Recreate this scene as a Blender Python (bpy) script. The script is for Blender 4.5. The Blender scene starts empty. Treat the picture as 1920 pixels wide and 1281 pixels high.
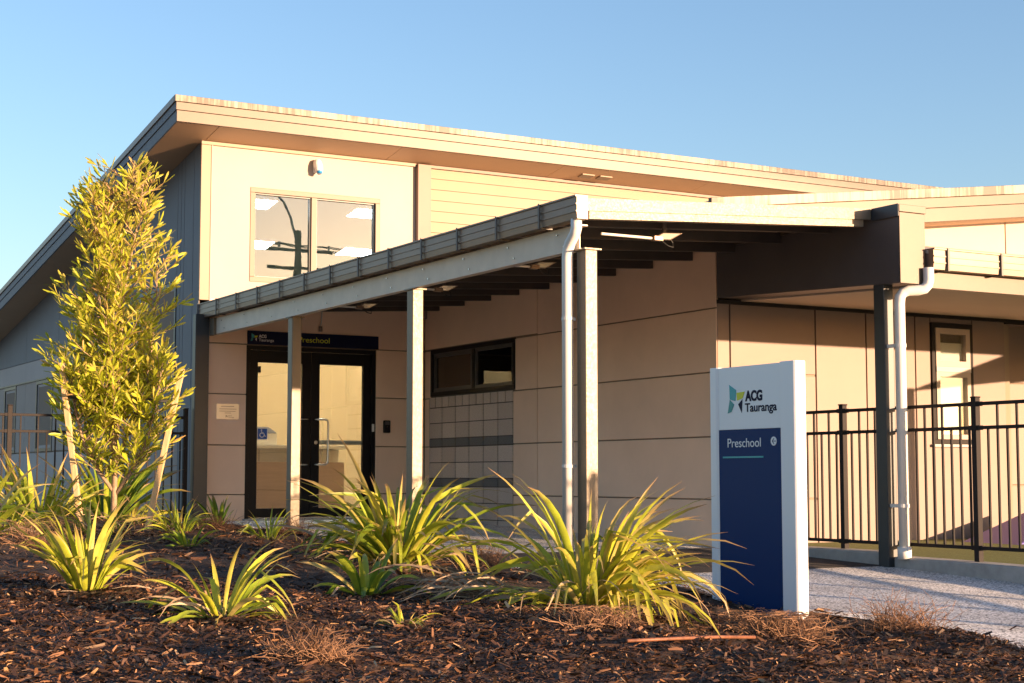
import bpy, bmesh, math, random
import numpy as np
from mathutils import Vector, Matrix
R = math.radians
sc = bpy.context.scene
col = sc.collection

# ------------------------------------------------------------------ camera
CAM = Vector((-9.35, -18.81, .525)); HEAD = R(29.62); PITCH = R(4.85)
cd = bpy.data.cameras.new('camera'); cam = bpy.data.objects.new('camera', cd); col.objects.link(cam)
cam.location = CAM; cam.rotation_euler = (R(90) + PITCH, 0, -HEAD)
cd.sensor_width = 36; cd.lens = 2978 / 1920 * 36; cd.clip_start = .05; cd.clip_end = 3000
sc.camera = cam
# ------------------------------------------------------------------ light
SUN_AZ, SUN_EL = 29.0, 5.4          # azimuth from -Y towards +X
w = bpy.data.worlds.new('World'); sc.world = w; w.use_nodes = True
nt = w.node_tree; nt.nodes.clear()
sky = nt.nodes.new('ShaderNodeTexSky'); sky.sky_type = 'NISHITA'; sky.sun_disc = False
sky.sun_elevation = R(SUN_EL); sky.sun_rotation = R(180 - SUN_AZ)
sky.air_density = 1.0; sky.dust_density = 1.0; sky.ozone_density = 2.6; sky.altitude = 0
bg = nt.nodes.new('ShaderNodeBackground'); bg.inputs[1].default_value = .104
ow = nt.nodes.new('ShaderNodeOutputWorld')
tint = nt.nodes.new('ShaderNodeMix'); tint.data_type = 'RGBA'; tint.blend_type = 'MULTIPLY'; tint.inputs['Factor'].default_value = 1
tint.inputs[7].default_value = (1.04, .92, .93, 1); nt.links.new(sky.outputs[0], tint.inputs[6])   # white balance of the air
nt.links.new(tint.outputs[2], bg.inputs[0]); nt.links.new(bg.outputs[0], ow.inputs[0])
sd = bpy.data.lights.new('sun', 'SUN'); sun = bpy.data.objects.new('sun', sd); col.objects.link(sun)
sd.energy = 3.7; sd.angle = R(.55); sd.color = (1.0, .655, .40)
sv = Vector((math.sin(R(SUN_AZ)) * math.cos(R(SUN_EL)), -math.cos(R(SUN_AZ)) * math.cos(R(SUN_EL)), math.sin(R(SUN_EL))))
sun.rotation_euler = sv.to_track_quat('Z', 'Y').to_euler(); sun.location = sv * 40
sc.view_settings.view_transform = 'Standard'; sc.view_settings.look = 'None'
sc.view_settings.exposure = 2.1; sc.view_settings.gamma = 1; sc.view_settings.use_curve_mapping = False
sc.cycles.max_bounces = 8; sc.cycles.transparent_max_bounces = 16

# ------------------------------------------------------------------ materials
M = {}
def mat(name, color, rough=.6, metal=0., var=.0, vscale=6., bump=0., bscale=80., spec=.5, stretch=None, color2=None, coat=0.):
    m = bpy.data.materials.new(name); m.use_nodes = True; n = m.node_tree; L = n.links
    p = n.nodes['Principled BSDF']
    p.inputs['Roughness'].default_value = rough; p.inputs['Metallic'].default_value = metal
    p.inputs['Specular IOR Level'].default_value = spec
    if coat: p.inputs['Coat Weight'].default_value = coat; p.inputs['Coat Roughness'].default_value = .08
    c = (*color, 1); p.inputs['Base Color'].default_value = c
    tc = n.nodes.new('ShaderNodeTexCoord'); src = tc.outputs['Object']
    if stretch:
        mp = n.nodes.new('ShaderNodeMapping'); mp.inputs['Scale'].default_value = stretch
        L.new(src, mp.inputs[0]); src = mp.outputs[0]
    if var > 0 or color2:
        nz = n.nodes.new('ShaderNodeTexNoise'); nz.inputs['Scale'].default_value = vscale
        nz.inputs['Detail'].default_value = 8; nz.inputs['Roughness'].default_value = .62
        L.new(src, nz.inputs['Vector'])
        rp = n.nodes.new('ShaderNodeValToRGB'); e = rp.color_ramp.elements
        e[0].position = .32; e[1].position = .68
        if color2: e[0].color = c; e[1].color = (*color2, 1)
        else:
            e[0].color = (*[x * (1 - var) for x in color], 1); e[1].color = (*[min(1, x * (1 + var)) for x in color], 1)
        L.new(nz.outputs[0], rp.inputs[0]); L.new(rp.outputs[0], p.inputs['Base Color'])
    if bump > 0:
        nb = n.nodes.new('ShaderNodeTexNoise'); nb.inputs['Scale'].default_value = bscale; nb.inputs['Detail'].default_value = 6
        L.new(tc.outputs['Object'], nb.inputs['Vector'])
        bp = n.nodes.new('ShaderNodeBump'); bp.inputs['Strength'].default_value = bump; bp.inputs['Distance'].default_value = .01
        L.new(nb.outputs[0], bp.inputs['Height']); L.new(bp.outputs[0], p.inputs['Normal'])
    M[name] = m
    return m
mat('cream', (.43, .355, .30), .75, var=.03, vscale=1.5, bump=.05, bscale=300)
mat('beige_trim', (.26, .195, .135), .55, var=.04, vscale=3)
mat('wboard', (.285, .215, .145), .6, var=.04, vscale=2)
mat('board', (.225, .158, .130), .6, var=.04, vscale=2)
mat('frame_tan', (.15, .106, .07), .5)
mat('precast', (.83, .595, .44), .8, var=.06, vscale=1.1, bump=.08, bscale=220)
mat('groove', (.26, .20, .15), .9)
mat('soffit', (.50, .33, .195), .6, var=.03, vscale=2)
mat('fascia', (.088, .061, .040), .45, var=.07, vscale=4, metal=.1)
def streaky():
    m = mat('fascia_dirty', (.4, .3, .22), .5); n = m.node_tree; L = n.links; p = n.nodes['Principled BSDF']
    tc = n.nodes.new('ShaderNodeTexCoord'); mp = n.nodes.new('ShaderNodeMapping'); mp.inputs['Scale'].default_value = (19, 19, 1.6); L.new(tc.outputs['Object'], mp.inputs[0])
    a = n.nodes.new('ShaderNodeTexNoise'); a.inputs['Scale'].default_value = 1; a.inputs['Detail'].default_value = 5; a.inputs['Distortion'].default_value = .6; L.new(mp.outputs[0], a.inputs['Vector'])
    b = n.nodes.new('ShaderNodeTexNoise'); b.inputs['Scale'].default_value = 1.3; b.inputs['Detail'].default_value = 4; L.new(tc.outputs['Object'], b.inputs['Vector'])
    ad = n.nodes.new('ShaderNodeMath'); ad.operation = 'MULTIPLY_ADD'; ad.inputs[1].default_value = 1.1; L.new(b.outputs[0], ad.inputs[0]); L.new(a.outputs[0], ad.inputs[2])
    rp = n.nodes.new('ShaderNodeValToRGB'); e = rp.color_ramp.elements; e[0].position = .52; e[0].color = (.30, .245, .18, 1); e[1].position = .68; e[1].color = (.08, .052, .03, 1)
    mr = n.nodes.new('ShaderNodeMath'); mr.operation = 'MULTIPLY'; mr.inputs[1].default_value = .55; L.new(ad.outputs[0], mr.inputs[0]); L.new(mr.outputs[0], rp.inputs[0]); L.new(rp.outputs[0], p.inputs['Base Color'])
streaky()
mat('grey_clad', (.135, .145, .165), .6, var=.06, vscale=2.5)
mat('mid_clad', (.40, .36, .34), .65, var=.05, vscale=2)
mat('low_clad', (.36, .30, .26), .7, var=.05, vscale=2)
mat('dark_steel', (.022, .028, .034), .4, var=.1, vscale=5)
mat('charcoal', (.024, .020, .019), .6, var=.1, vscale=4, spec=.12)
mat('beam_dark', (.075, .062, .060), .5, var=.08, vscale=3)
mat('purlin', (.055, .042, .034), .5, var=.15, vscale=5)
mat('frame_black', (.006, .006, .008), .4, spec=.2)
mat('gutter', (.215, .15, .108), .4, var=.07, vscale=8, metal=.2)
mat('bracket', (.10, .085, .075), .5)
mat('roof_sheet', (.50, .45, .38), .4, metal=.3, var=.05)
mat('pvc', (.68, .66, .62), .35, spec=.5)
mat('white_paint', (.78, .77, .74), .35)
mat('sign_white', (.84, .85, .86), .3)
mat('sign_blue', (.002, .030, .125), .45, spec=.15)
mat('navy', (.004, .007, .035), .5, spec=.15)
mat('teal', (.02, .36, .40), .35)
mat('teal_dark', (.01, .27, .27), .35)
mat('lime', (.66, .68, .02), .4)
mat('print_white', (.8, .8, .8), .4)
mat('sticker_blue', (.01, .10, .42), .4)
mat('steel', (.62, .60, .56), .25, metal=1)
mat('plaque', (.55, .53, .50), .38, metal=.7)
mat('chrome_dark', (.06, .06, .06), .4)
mat('turf', (.13, .15, .035), .9, var=.4, vscale=40, bump=.6, bscale=200)
mat('purple', (.12, .09, .34), .5)
mat('kerb', (.36, .35, .33), .85, var=.18, vscale=7, bump=.3, bscale=120)
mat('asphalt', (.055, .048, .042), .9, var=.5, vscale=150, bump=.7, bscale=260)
mat('ground', (.34, .30, .23), .95, var=.3, vscale=.6)
mat('timber', (.52, .36, .19), .75, stretch=(40, 40, 2), var=.22, vscale=1.2, bump=.1)
mat('counter_wood', (.40, .25, .14), .5, stretch=(2, 2, 40), var=.15, vscale=1)
mat('laminate', (.70, .64, .52), .4)
mat('interior', (.72, .53, .27), .8)
mat('ceiling_grey', (.24, .36, .48), .8)
mat('interior_dark', (.16, .12, .08), .8)
mat('carpet', (.12, .10, .08), .9)
mat('blind', (.78, .74, .66), .7)
mat('rust', (.17, .065, .03), .6, var=.3, vscale=30)
mat('bark', (.26, .18, .11), .85, var=.3, vscale=30, bump=.3)
mat('pole_wood', (.16, .12, .08), .85)
mat('black_rubber', (.012, .012, .012), .6)
mat('sail', (.35, .33, .30), .8)
mat('twig', (.24, .13, .07), .9, var=.35, vscale=20)
mat('twig_dark', (.13, .065, .035), .9, var=.35, vscale=20)
mat('lens_blue', (.02, .22, .50), .1, coat=1)
mat('lamp_glass', (.55, .55, .50), .15, metal=.6)

def galv():
    m = mat('galv', (.175, .142, .10), .5, metal=.25, var=.04, vscale=9)
    n = m.node_tree; p = n.nodes['Principled BSDF']
    v = n.nodes.new('ShaderNodeTexVoronoi'); v.inputs['Scale'].default_value = 95
    tc = n.nodes.new('ShaderNodeTexCoord'); n.links.new(tc.outputs['Object'], v.inputs['Vector'])
    mr = n.nodes.new('ShaderNodeMapRange'); mr.inputs['To Min'].default_value = .42; mr.inputs['To Max'].default_value = .54
    sep = n.nodes.new('ShaderNodeSeparateColor'); n.links.new(v.outputs['Color'], sep.inputs[0])
    n.links.new(sep.outputs[0], mr.inputs['Value']); n.links.new(mr.outputs[0], p.inputs['Roughness'])
galv()
mat('galv_light', (.62, .53, .43), .5, metal=.1, var=.08, vscale=5)
def block_mat(name, c1, c2):
    m = mat(name, c1, .85, vscale=70, color2=c2, bump=.5, bscale=240)
    n = m.node_tree; p = n.nodes['Principled BSDF']; L = n.links
    oi = n.nodes.new('ShaderNodeObjectInfo'); mr = n.nodes.new('ShaderNodeMapRange')
    mr.inputs['To Min'].default_value = .9; mr.inputs['To Max'].default_value = 1.07
    L.new(oi.outputs['Random'], mr.inputs['Value'])
    mx = n.nodes.new('ShaderNodeVectorMath'); mx.operation = 'SCALE'
    src = p.inputs['Base Color'].links[0].from_socket
    L.new(src, mx.inputs[0]); L.new(mr.outputs[0], mx.inputs['Scale']); L.new(mx.outputs[0], p.inputs['Base Color'])
def tone(names, lo, hi):
    for nm in names:
        n = M[nm].node_tree; p = n.nodes['Principled BSDF']; L = n.links; src = p.inputs['Base Color'].links[0].from_socket
        oi = n.nodes.new('ShaderNodeObjectInfo'); mr = n.nodes.new('ShaderNodeMapRange'); mr.inputs['To Min'].default_value = lo; mr.inputs['To Max'].default_value = hi
        L.new(oi.outputs['Random'], mr.inputs['Value']); mx = n.nodes.new('ShaderNodeVectorMath'); mx.operation = 'SCALE'
        L.new(src, mx.inputs[0]); L.new(mr.outputs[0], mx.inputs['Scale']); L.new(mx.outputs[0], p.inputs['Base Color'])
tone(('precast', 'board', 'wboard', 'cream', 'soffit'), .95, 1.04)
block_mat('block_grey', (.48, .39, .335), (.70, .59, .51))
mat('mortar', (.10, .085, .075), .9)
block_mat('block_dark', (.14, .135, .135), (.21, .205, .20))

def concrete():
    m = mat('path_concrete', (.40, .40, .40), .85, bump=.75, bscale=170)
    n = m.node_tree; L = n.links; p = n.nodes['Principled BSDF']
    tc = n.nodes.new('ShaderNodeTexCoord')
    v = n.nodes.new('ShaderNodeTexVoronoi'); v.inputs['Scale'].default_value = 85; L.new(tc.outputs['Object'], v.inputs['Vector'])
    sep = n.nodes.new('ShaderNodeSeparateColor'); L.new(v.outputs['Color'], sep.inputs[0])
    rp = n.nodes.new('ShaderNodeValToRGB'); e = rp.color_ramp.elements
    e[0].position = .12; e[0].color = (.14, .14, .135, 1); e[1].position = .5; e[1].color = (.82, .80, .77, 1)
    L.new(sep.outputs[0], rp.inputs[0])
    n2 = n.nodes.new('ShaderNodeTexNoise'); n2.inputs['Scale'].default_value = 1.6; n2.inputs['Detail'].default_value = 6; L.new(tc.outputs['Object'], n2.inputs['Vector'])
    mr = n.nodes.new('ShaderNodeMapRange'); mr.inputs['From Min'].default_value = .3; mr.inputs['From Max'].default_value = .7
    mr.inputs['To Min'].default_value = .78; mr.inputs['To Max'].default_value = 1.12; L.new(n2.outputs[0], mr.inputs['Value'])
    sc_ = n.nodes.new('ShaderNodeVectorMath'); sc_.operation = 'SCALE'; L.new(rp.outputs[0], sc_.inputs[0]); L.new(mr.outputs[0], sc_.inputs['Scale'])
    L.new(sc_.outputs[0], p.inputs['Base Color'])
concrete()

def glass(name, refl, tint=(1, 1, 1), rough=0.0):
    m = bpy.data.materials.new(name); m.use_nodes = True; n = m.node_tree; n.nodes.clear(); L = n.links
    o = n.nodes.new('ShaderNodeOutputMaterial'); t = n.nodes.new('ShaderNodeBsdfTransparent'); t.inputs[0].default_value = (*tint, 1)
    g = n.nodes.new('ShaderNodeBsdfGlossy'); g.inputs['Roughness'].default_value = rough
    nz = n.nodes.new('ShaderNodeTexNoise'); nz.inputs['Scale'].default_value = 2.5
    tc = n.nodes.new('ShaderNodeTexCoord'); L.new(tc.outputs['Object'], nz.inputs['Vector'])
    b = n.nodes.new('ShaderNodeBump'); b.inputs['Strength'].default_value = .03; b.inputs['Distance'].default_value = .006
    L.new(nz.outputs[0], b.inputs['Height']); L.new(b.outputs[0], g.inputs['Normal'])
    mx = n.nodes.new('ShaderNodeMixShader'); mx.inputs[0].default_value = refl
    L.new(t.outputs[0], mx.inputs[1]); L.new(g.outputs[0], mx.inputs[2]); L.new(mx.outputs[0], o.inputs[0])
    M[name] = m
glass('glass', .16, (.92, .93, .90))
glass('glass_sky', .13, (.52, .58, .62))
glass('glass_dark', .14, (.55, .52, .45))

def emit(name, c, s):
    m = bpy.data.materials.new(name); m.use_nodes = True; n = m.node_tree
    p = n.nodes['Principled BSDF']; p.inputs['Base Color'].default_value = (.8, .8, .8, 1)
    p.inputs['Emission Color'].default_value = (*c, 1); p.inputs['Emission Strength'].default_value = s
    M[name] = m
emit('lamp_panel', (1, .97, .90), 16)

def attr_mat(name, stops, rough=.5, transl=.35, tip=None, spec=.4):
    """leaf/chip colour driven by a per-piece random attribute 'rnd' and the position 'along'"""
    m = bpy.data.materials.new(name); m.use_nodes = True; n = m.node_tree; L = n.links
    p = n.nodes['Principled BSDF']; p.inputs['Roughness'].default_value = rough; p.inputs['Specular IOR Level'].default_value = spec
    a = n.nodes.new('ShaderNodeAttribute'); a.attribute_name = 'rnd'
    rp = n.nodes.new('ShaderNodeValToRGB'); cr = rp.color_ramp
    while len(cr.elements) < len(stops): cr.elements.new(.5)
    for e, (q, c) in zip(cr.elements, stops): e.position = q; e.color = (*c, 1)
    L.new(a.outputs['Fac'], rp.inputs[0]); out = rp.outputs[0]
    if tip:
        b = n.nodes.new('ShaderNodeAttribute'); b.attribute_name = 'along'
        r2 = n.nodes.new('ShaderNodeValToRGB'); r2.color_ramp.elements[0].position = .72; r2.color_ramp.elements[1].position = .97
        L.new(b.outputs['Fac'], r2.inputs[0])
        mx = n.nodes.new('ShaderNodeMix'); mx.data_type = 'RGBA'
        L.new(r2.outputs[0], mx.inputs['Factor']); L.new(out, mx.inputs[6]); mx.inputs[7].default_value = (*tip, 1); out = mx.outputs[2]
        tc = n.nodes.new('ShaderNodeTexCoord'); nz = n.nodes.new('ShaderNodeTexNoise'); nz.inputs['Scale'].default_value = 14
        L.new(tc.outputs['Object'], nz.inputs['Vector'])
        hv = n.nodes.new('ShaderNodeHueSaturation'); mr = n.nodes.new('ShaderNodeMapRange')
        mr.inputs['To Min'].default_value = .55; mr.inputs['To Max'].default_value = 1.4; L.new(nz.outputs[0], mr.inputs['Value'])
        L.new(mr.outputs[0], hv.inputs['Value']); L.new(out, hv.inputs['Color']); out = hv.outputs[0]
    L.new(out, p.inputs['Base Color'])
    if transl:
        t = n.nodes.new('ShaderNodeBsdfTranslucent'); L.new(out, t.inputs[0])
        ms = n.nodes.new('ShaderNodeMixShader'); ms.inputs[0].default_value = transl
        L.new(p.outputs[0], ms.inputs[1]); L.new(t.outputs[0], ms.inputs[2])
        L.new(ms.outputs[0], n.nodes['Material Output'].inputs[0])
    M[name] = m
attr_mat('flax', [(0, (.07, .15, .025)), (.45, (.26, .35, .03)), (.8, (.50, .50, .05)), (1, (.56, .44, .14))], .38, .38, tip=(.34, .21, .11))
attr_mat('flax_dry', [(0, (.24, .17, .10)), (1, (.55, .41, .27))], .7, .2, tip=(.38, .26, .16))
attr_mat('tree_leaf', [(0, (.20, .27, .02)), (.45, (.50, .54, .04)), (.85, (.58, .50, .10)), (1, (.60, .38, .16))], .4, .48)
attr_mat('chip', [(0, (.014, .008, .005)), (.45, (.058, .026, .014)), (.75, (.25, .118, .055)), (1, (.62, .40, .21))], .7, 0)
mat('mulch_base', (.010, .006, .004), .95, vscale=30, color2=(.06, .028, .014), bump=1, bscale=60)

# ------------------------------------------------------------------ geometry helpers
class MB:
    def __init__(s): s.v = []; s.f = []; s.m = []
    def hexa(s, p):
        b = len(s.v); s.v += [tuple(q) for q in p]
        s.f += [tuple(b + i for i in q) for q in ((0, 3, 2, 1), (4, 5, 6, 7), (0, 1, 5, 4), (1, 2, 6, 5), (2, 3, 7, 6), (3, 0, 4, 7))]
        return s
    def box(s, x0, x1, y0, y1, z0, z1):
        x0, x1 = min(x0, x1), max(x0, x1); y0, y1 = min(y0, y1), max(y0, y1); z0, z1 = min(z0, z1), max(z0, z1)
        return s.hexa([(x0, y0, z0), (x1, y0, z0), (x1, y1, z0), (x0, y1, z0), (x0, y0, z1), (x1, y0, z1), (x1, y1, z1), (x0, y1, z1)])
    def slab(s, x0, x1, y0, y1, zb, zt):
        """box whose bottom and top heights are functions of (x, y)"""
        c = [(x0, y0), (x1, y0), (x1, y1), (x0, y1)]
        return s.hexa([(x, y, zb(x, y)) for x, y in c] + [(x, y, zt(x, y)) for x, y in c])
    def poly(s, pts):
        b = len(s.v); s.v += [tuple(p) for p in pts]; s.f.append(tuple(range(b, b + len(pts)))); return s
    def prism(s, pts, d):
        b = len(s.v); n = len(pts); d = Vector(d)
        s.v += [tuple(p) for p in pts] + [tuple(Vector(p) + d) for p in pts]
        s.f.append(tuple(range(b + n - 1, b - 1, -1))); s.f.append(tuple(range(b + n, b + 2 * n)))
        for i in range(n): j = (i + 1) % n; s.f.append((b + i, b + j, b + n + j, b + n + i))
        return s
    def tube(s, pts, r, n=10, cap=True):
        pts = [Vector(p) for p in pts]; b = len(s.v); rr = r if isinstance(r, (list, tuple)) else [r] * len(pts)
        ref = None
        for i, p in enumerate(pts):
            d = (pts[min(i + 1, len(pts) - 1)] - pts[max(i - 1, 0)]).normalized()
            if ref is None: ref = d.orthogonal().normalized()
            ref = (ref - d * ref.dot(d)); ref = ref.normalized() if ref.length > 1e-6 else d.orthogonal().normalized()
            q = d.cross(ref)
            for k in range(n):
                a = 2 * math.pi * k / n; s.v.append(tuple(p + (ref * math.cos(a) + q * math.sin(a)) * rr[i]))
        for i in range(len(pts) - 1):
            for k in range(n):
                k2 = (k + 1) % n; s.f.append((b + i * n + k, b + i * n + k2, b + (i + 1) * n + k2, b + (i + 1) * n + k))
        if cap:
            s.f.append(tuple(b + k for k in reversed(range(n)))); e = b + (len(pts) - 1) * n; s.f.append(tuple(e + k for k in range(n)))
        return s
    def mesh(s, name):
        me = bpy.data.meshes.new(name); me.from_pydata(s.v, [], s.f); me.update(); return me
def link(o, parent=None):
    col.objects.link(o)
    if parent is not None:
        o.parent = parent
        if parent.type == 'EMPTY': o.matrix_parent_inverse = Matrix.Translation(-parent.location)
    return o
def fixn(me):
    bm = bmesh.new(); bm.from_mesh(me); bmesh.ops.recalc_face_normals(bm, faces=bm.faces); bm.to_mesh(me); bm.free()
def ob(name, mb, m, parent=None, bevel=0, smooth=False, label=None):
    me = mb.mesh(name) if isinstance(mb, MB) else mb
    if isinstance(mb, MB): fixn(me)
    if not me.materials: me.materials.append(M[m])
    if smooth: me.polygons.foreach_set('use_smooth', [True] * len(me.polygons))
    o = bpy.data.objects.new(name, me); link(o, parent)
    if bevel:
        b = o.modifiers.new('bevel', 'BEVEL'); b.width = bevel; b.segments = 2; b.limit_method = 'ANGLE'
    if label: o['label'] = label
    return o
def inst(name, me, loc, parent, mname=None):
    o = bpy.data.objects.new(name, me); o.location = loc; link(o, parent); return o
def thing(name, label, cat, loc, group=None):
    o = bpy.data.objects.new(name, None); o.location = loc; o.empty_display_size = .2; col.objects.link(o); tag(o, label, cat, group); return o
def tag(o, label, cat, group=None):
    o['label'] = label; o['category'] = cat
    if group: o['group'] = group
    return o
def struct(o): o['kind'] = 'structure'; return o

def gz(y): return float(np.interp(y, [-400, -20, -16, -12, -10, -8.5, -6.2, 0, 400], [-1.2, -.65, -.52, -.37, -.285, -.225, -.155, -.02, .0]))
YS = [-400, -60, -30, -20, -16, -12, -10, -8.5, -6.2, -3, 0, 20, 400]
def sheet(name, x0, x1, y0, y1, m, off=0, thick=None):
    ys = sorted(set([y0, y1] + [y for y in YS if y0 < y < y1])); mb = MB()
    for a, b in zip(ys[:-1], ys[1:]):
        mb.poly([(x0, a, gz(a) + off), (x1, a, gz(a) + off), (x1, b, gz(b) + off), (x0, b, gz(b) + off)])
    me = mb.mesh(name); bm = bmesh.new(); bm.from_mesh(me); bmesh.ops.remove_doubles(bm, verts=bm.verts, dist=1e-5); bm.to_mesh(me); bm.free()
    return struct(ob(name, me, m))
# ------------------------------------------------------------------ ground
sheet('ground', -400, 400, -400, 400, 'ground', -.14)
def edge_x(y): return np.interp(y, [-30, -13.2, -12.5, -11.6, -10.8, -9.6, -8.9, 0, 5], [-2.9, -2.85, -2.72, -2.55, -2.68, -2.8, -3.08, -3.1, -3.1])
pv, pf = [], []; pys = sorted(set([-30, .02] + [y for y in YS if -30 < y < 0] + list(np.arange(-14, -8, .25))))
for y in pys: pv += [(float(edge_x(y)) - .06, y, gz(y)), (-1.2, y, gz(y)), (.08, y, gz(y))]
for i in range(len(pys) - 1): pf += [(i * 3, i * 3 + 1, i * 3 + 4, i * 3 + 3), (i * 3 + 1, i * 3 + 2, i * 3 + 5, i * 3 + 4)]
pmb = MB(); pmb.v = pv; pmb.f = pf; struct(ob('concrete_path', pmb, 'path_concrete'))
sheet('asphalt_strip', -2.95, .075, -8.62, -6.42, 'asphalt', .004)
turf = MB()
for ya, za, yb, zb_ in ((-30, -.42, -8.74, -.158), (-8.74, -.158, -5.2, -.125)): turf.poly([(.25, ya, za), (16, ya, za), (16, yb, zb_), (.25, yb, zb_)])
struct(ob('turf_yard', turf, 'turf'))
kb = thing('concrete_kerb', 'pale concrete kerb running beneath the black yard fence', 'kerb', (.16, -8, -.2)); kb['kind'] = 'structure'; del kb['category']
def kerb_piece(y0, y1, zt):
    n = max(2, int((y1 - y0) / .5)); ys = [y0 + (y1 - y0) * i / n for i in range(n + 1)]; v = []; f = []
    for y in ys:
        w_ = random.uniform(-.003, .003); z = zt(y) + random.uniform(-.002, .002)
        v += [(.06 + w_, y, gz(y) - .12), (.06 + w_, y, z - .015), (.075 + w_, y, z), (.265, y, z), (.27, y, z - .01), (.27, y, gz(y) - .12)]
    for i in range(n):
        for k in range(5): f.append((i * 6 + k, i * 6 + k + 1, i * 6 + k + 7, i * 6 + k + 6))
    f += [tuple(range(5, -1, -1)), tuple(range(n * 6, n * 6 + 6))]
    m_ = MB(); m_.v = v; m_.f = f; ob('kerb_length', m_, 'kerb', kb)
kerb_piece(-8.60, -6.42, lambda y: -.112)
kerb_piece(-20, -8.74, lambda y: -.146 - .012 * max(0, -8.745 - y))

# ------------------------------------------------------------------ main building
SL = .144
mainb = thing('main_building', 'tall cream building with sloping roof, upper window and glass entrance doors', 'building', (2, 4, 0))
mb = MB()
mb.box(-3.08, -2.47, .02, .2, -.4, 4.66).box(-.67, 14, .02, .2, -.4, 4.66)
mb.box(-2.47, -.67, .02, .2, 2.155, 2.963).box(-2.47, -.67, .02, .2, 4.15, 4.66)
ob('front_wall', mb, 'groove', mainb)
# upper cream sheet round the window
cl = MB(); cl.box(-2.95, -2.452, -.022, .018, 2.62, 4.66).box(-.662, -.146, -.022, .018, 2.62, 4.66)
cl.box(-2.452, -.662, -.022, .018, 4.152, 4.66).box(-2.452, -.662, -.022, .018, 2.62, 2.958)
ob('upper_cladding', cl, 'cream', mainb)
ob('corner_board', MB().box(-3.10, -2.975, -.035, .018, 2.69, 4.66), 'beige_trim', mainb, .004)
ob('corner_bead', MB().box(-2.972, -2.953, -.04, .018, 2.66, 4.66), 'cream', mainb, .003)
ob('pilaster', MB().box(-.143, .05, -.10, .018, 2.6, 4.66), 'board', mainb, .004)
ob('head_trim', MB().box(-3.105, -.15, -.055, -.036, 4.628, 4.668), 'beige_trim', mainb)
ob('head_trim', MB().box(.055, 12, -.055, -.036, 4.63, 4.668), 'board', mainb)
wbw = ob('weatherboard_wall', MB().box(.052, 12, -.004, .018, 2.7, 4.66), 'groove', mainb)
wb = MB(); pitch = .1455; wb.prism([(.055, -.006, 0), (.055, -.026, 0), (.055, -.026, .006), (.055, -.012, pitch - .004), (.055, -.006, pitch - .004)], (11.9, 0, 0))
wme = wb.mesh('weatherboard'); fixn(wme); wme.materials.append(M['wboard'])
for k in range(13): inst('weatherboard', wme, (0, 0, 4.644 - pitch * (k + 1)), wbw)
# ground-floor precast panels of the entry wall
JZ = [-.25, .30, .908, 1.538, 2.165, 2.72]
ew = ob('entry_wall', MB().box(-2.96, -2.475, -.004, .0195, -.3, 2.6).box(-.695, -.005, -.004, .0195, -.3, 2.6), 'groove', mainb)
def panelF(x0, x1, z0, z1, parent, y=-.03, m='precast', g=.007): return ob('wall_panel', MB().box(x0 + g, x1 - g, y, y + .025, z0 + g, z1 - g), m, parent, .005)
for z0, z1 in zip(JZ[:-2], JZ[1:-1]):
    panelF(-2.967, -2.468, z0, z1, ew); panelF(-.705, .0, z0, z1, ew)
panelF(-2.967, 0.0, 2.165, 2.72, ew)
# entrance doors
def ring(mb, F, u0, u1, v0, v1, w, d0, d1):
    """rectangular frame; F maps (u, v, depth) to a point"""
    for a0, a1, b0, b1 in ((u0, u1, v1 - w, v1), (u0, u1, v0, v0 + w), (u0, u0 + w, v0 + w, v1 - w), (u1 - w, u1, v0 + w, v1 - w)):
        c = [F(a, b, d) for d in (d0, d1) for a, b in ((a0, b0), (a1, b0), (a1, b1), (a0, b1))]
        mb.hexa(c)
    return mb
FY = lambda u, v, d: (u, d, v)           # wall facing -Y, depth = y
ob('door_frame', ring(MB(), FY, -2.468, -.70, -.05, 2.155, .052, .0, .12), 'frame_black', mainb, .003)
ob('door_sill', MB().box(-2.5, -.68, -.12, .2, -.06, 0.0), 'kerb', mainb)
def door(x0, x1, gx0, gx1, hx, sgn):
    m_ = MB(); y0, y1 = .035, .085
    m_.box(x0, gx0, y0, y1, .01, 2.10).box(gx1, x1, y0, y1, .01, 2.10).box(gx0, gx1, y0, y1, .01, .125).box(gx0, gx1, y0, y1, 1.95, 2.10)
    d = ob('door', m_, 'frame_black', mainb, .003)
    ob('glass', MB().box(gx0 - .005, gx1 + .005, .055, .065, .12, 1.955), 'glass', d)
    ob('handle', MB().tube([(hx, .04, 1.245), (hx, -.02, 1.245), (hx + sgn * .02, -.035, 1.245), (hx + sgn * .13, -.035, 1.245), (hx + sgn * .16, -.035, 1.225), (hx + sgn * .165, -.035, 1.19), (hx + sgn * .165, -.035, .72), (hx + sgn * .16, -.035, .69), (hx + sgn * .13, -.035, .672), (hx + sgn * .02, -.035, .672), (hx, -.02, .672), (hx, .04, .672)], .013, 10), 'steel', d, smooth=True)
    for z in (.25, 1.0, 1.9):
        e = x0 if sgn < 0 else x1
        ob('hinge', MB().tube([(e, .03, z - .05), (e, .03, z + .05)], .012, 8), 'frame_black', d)
    return d
dl = door(-2.416, -1.583, -2.298, -1.70, -1.64, -1)
dr = door(-1.577, -.752, -1.462, -.858, -1.535, 1)
ob('lock', MB().tube([(-1.514, .036, .953), (-1.514, .022, .953)], .024, 16), 'steel', dr)
ob('door_button', MB().box(-.745, -.715, -.008, .0, 1.10, 1.20), 'white_paint', dr)
ob('midrail', MB().box(-1.46, -.86, .068, .08, .93, .985), 'laminate', dr)
ob('door_closer', MB().box(-2.295, -2.265, .02, .05, 1.82, 1.90), 'frame_black', dl)
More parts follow.
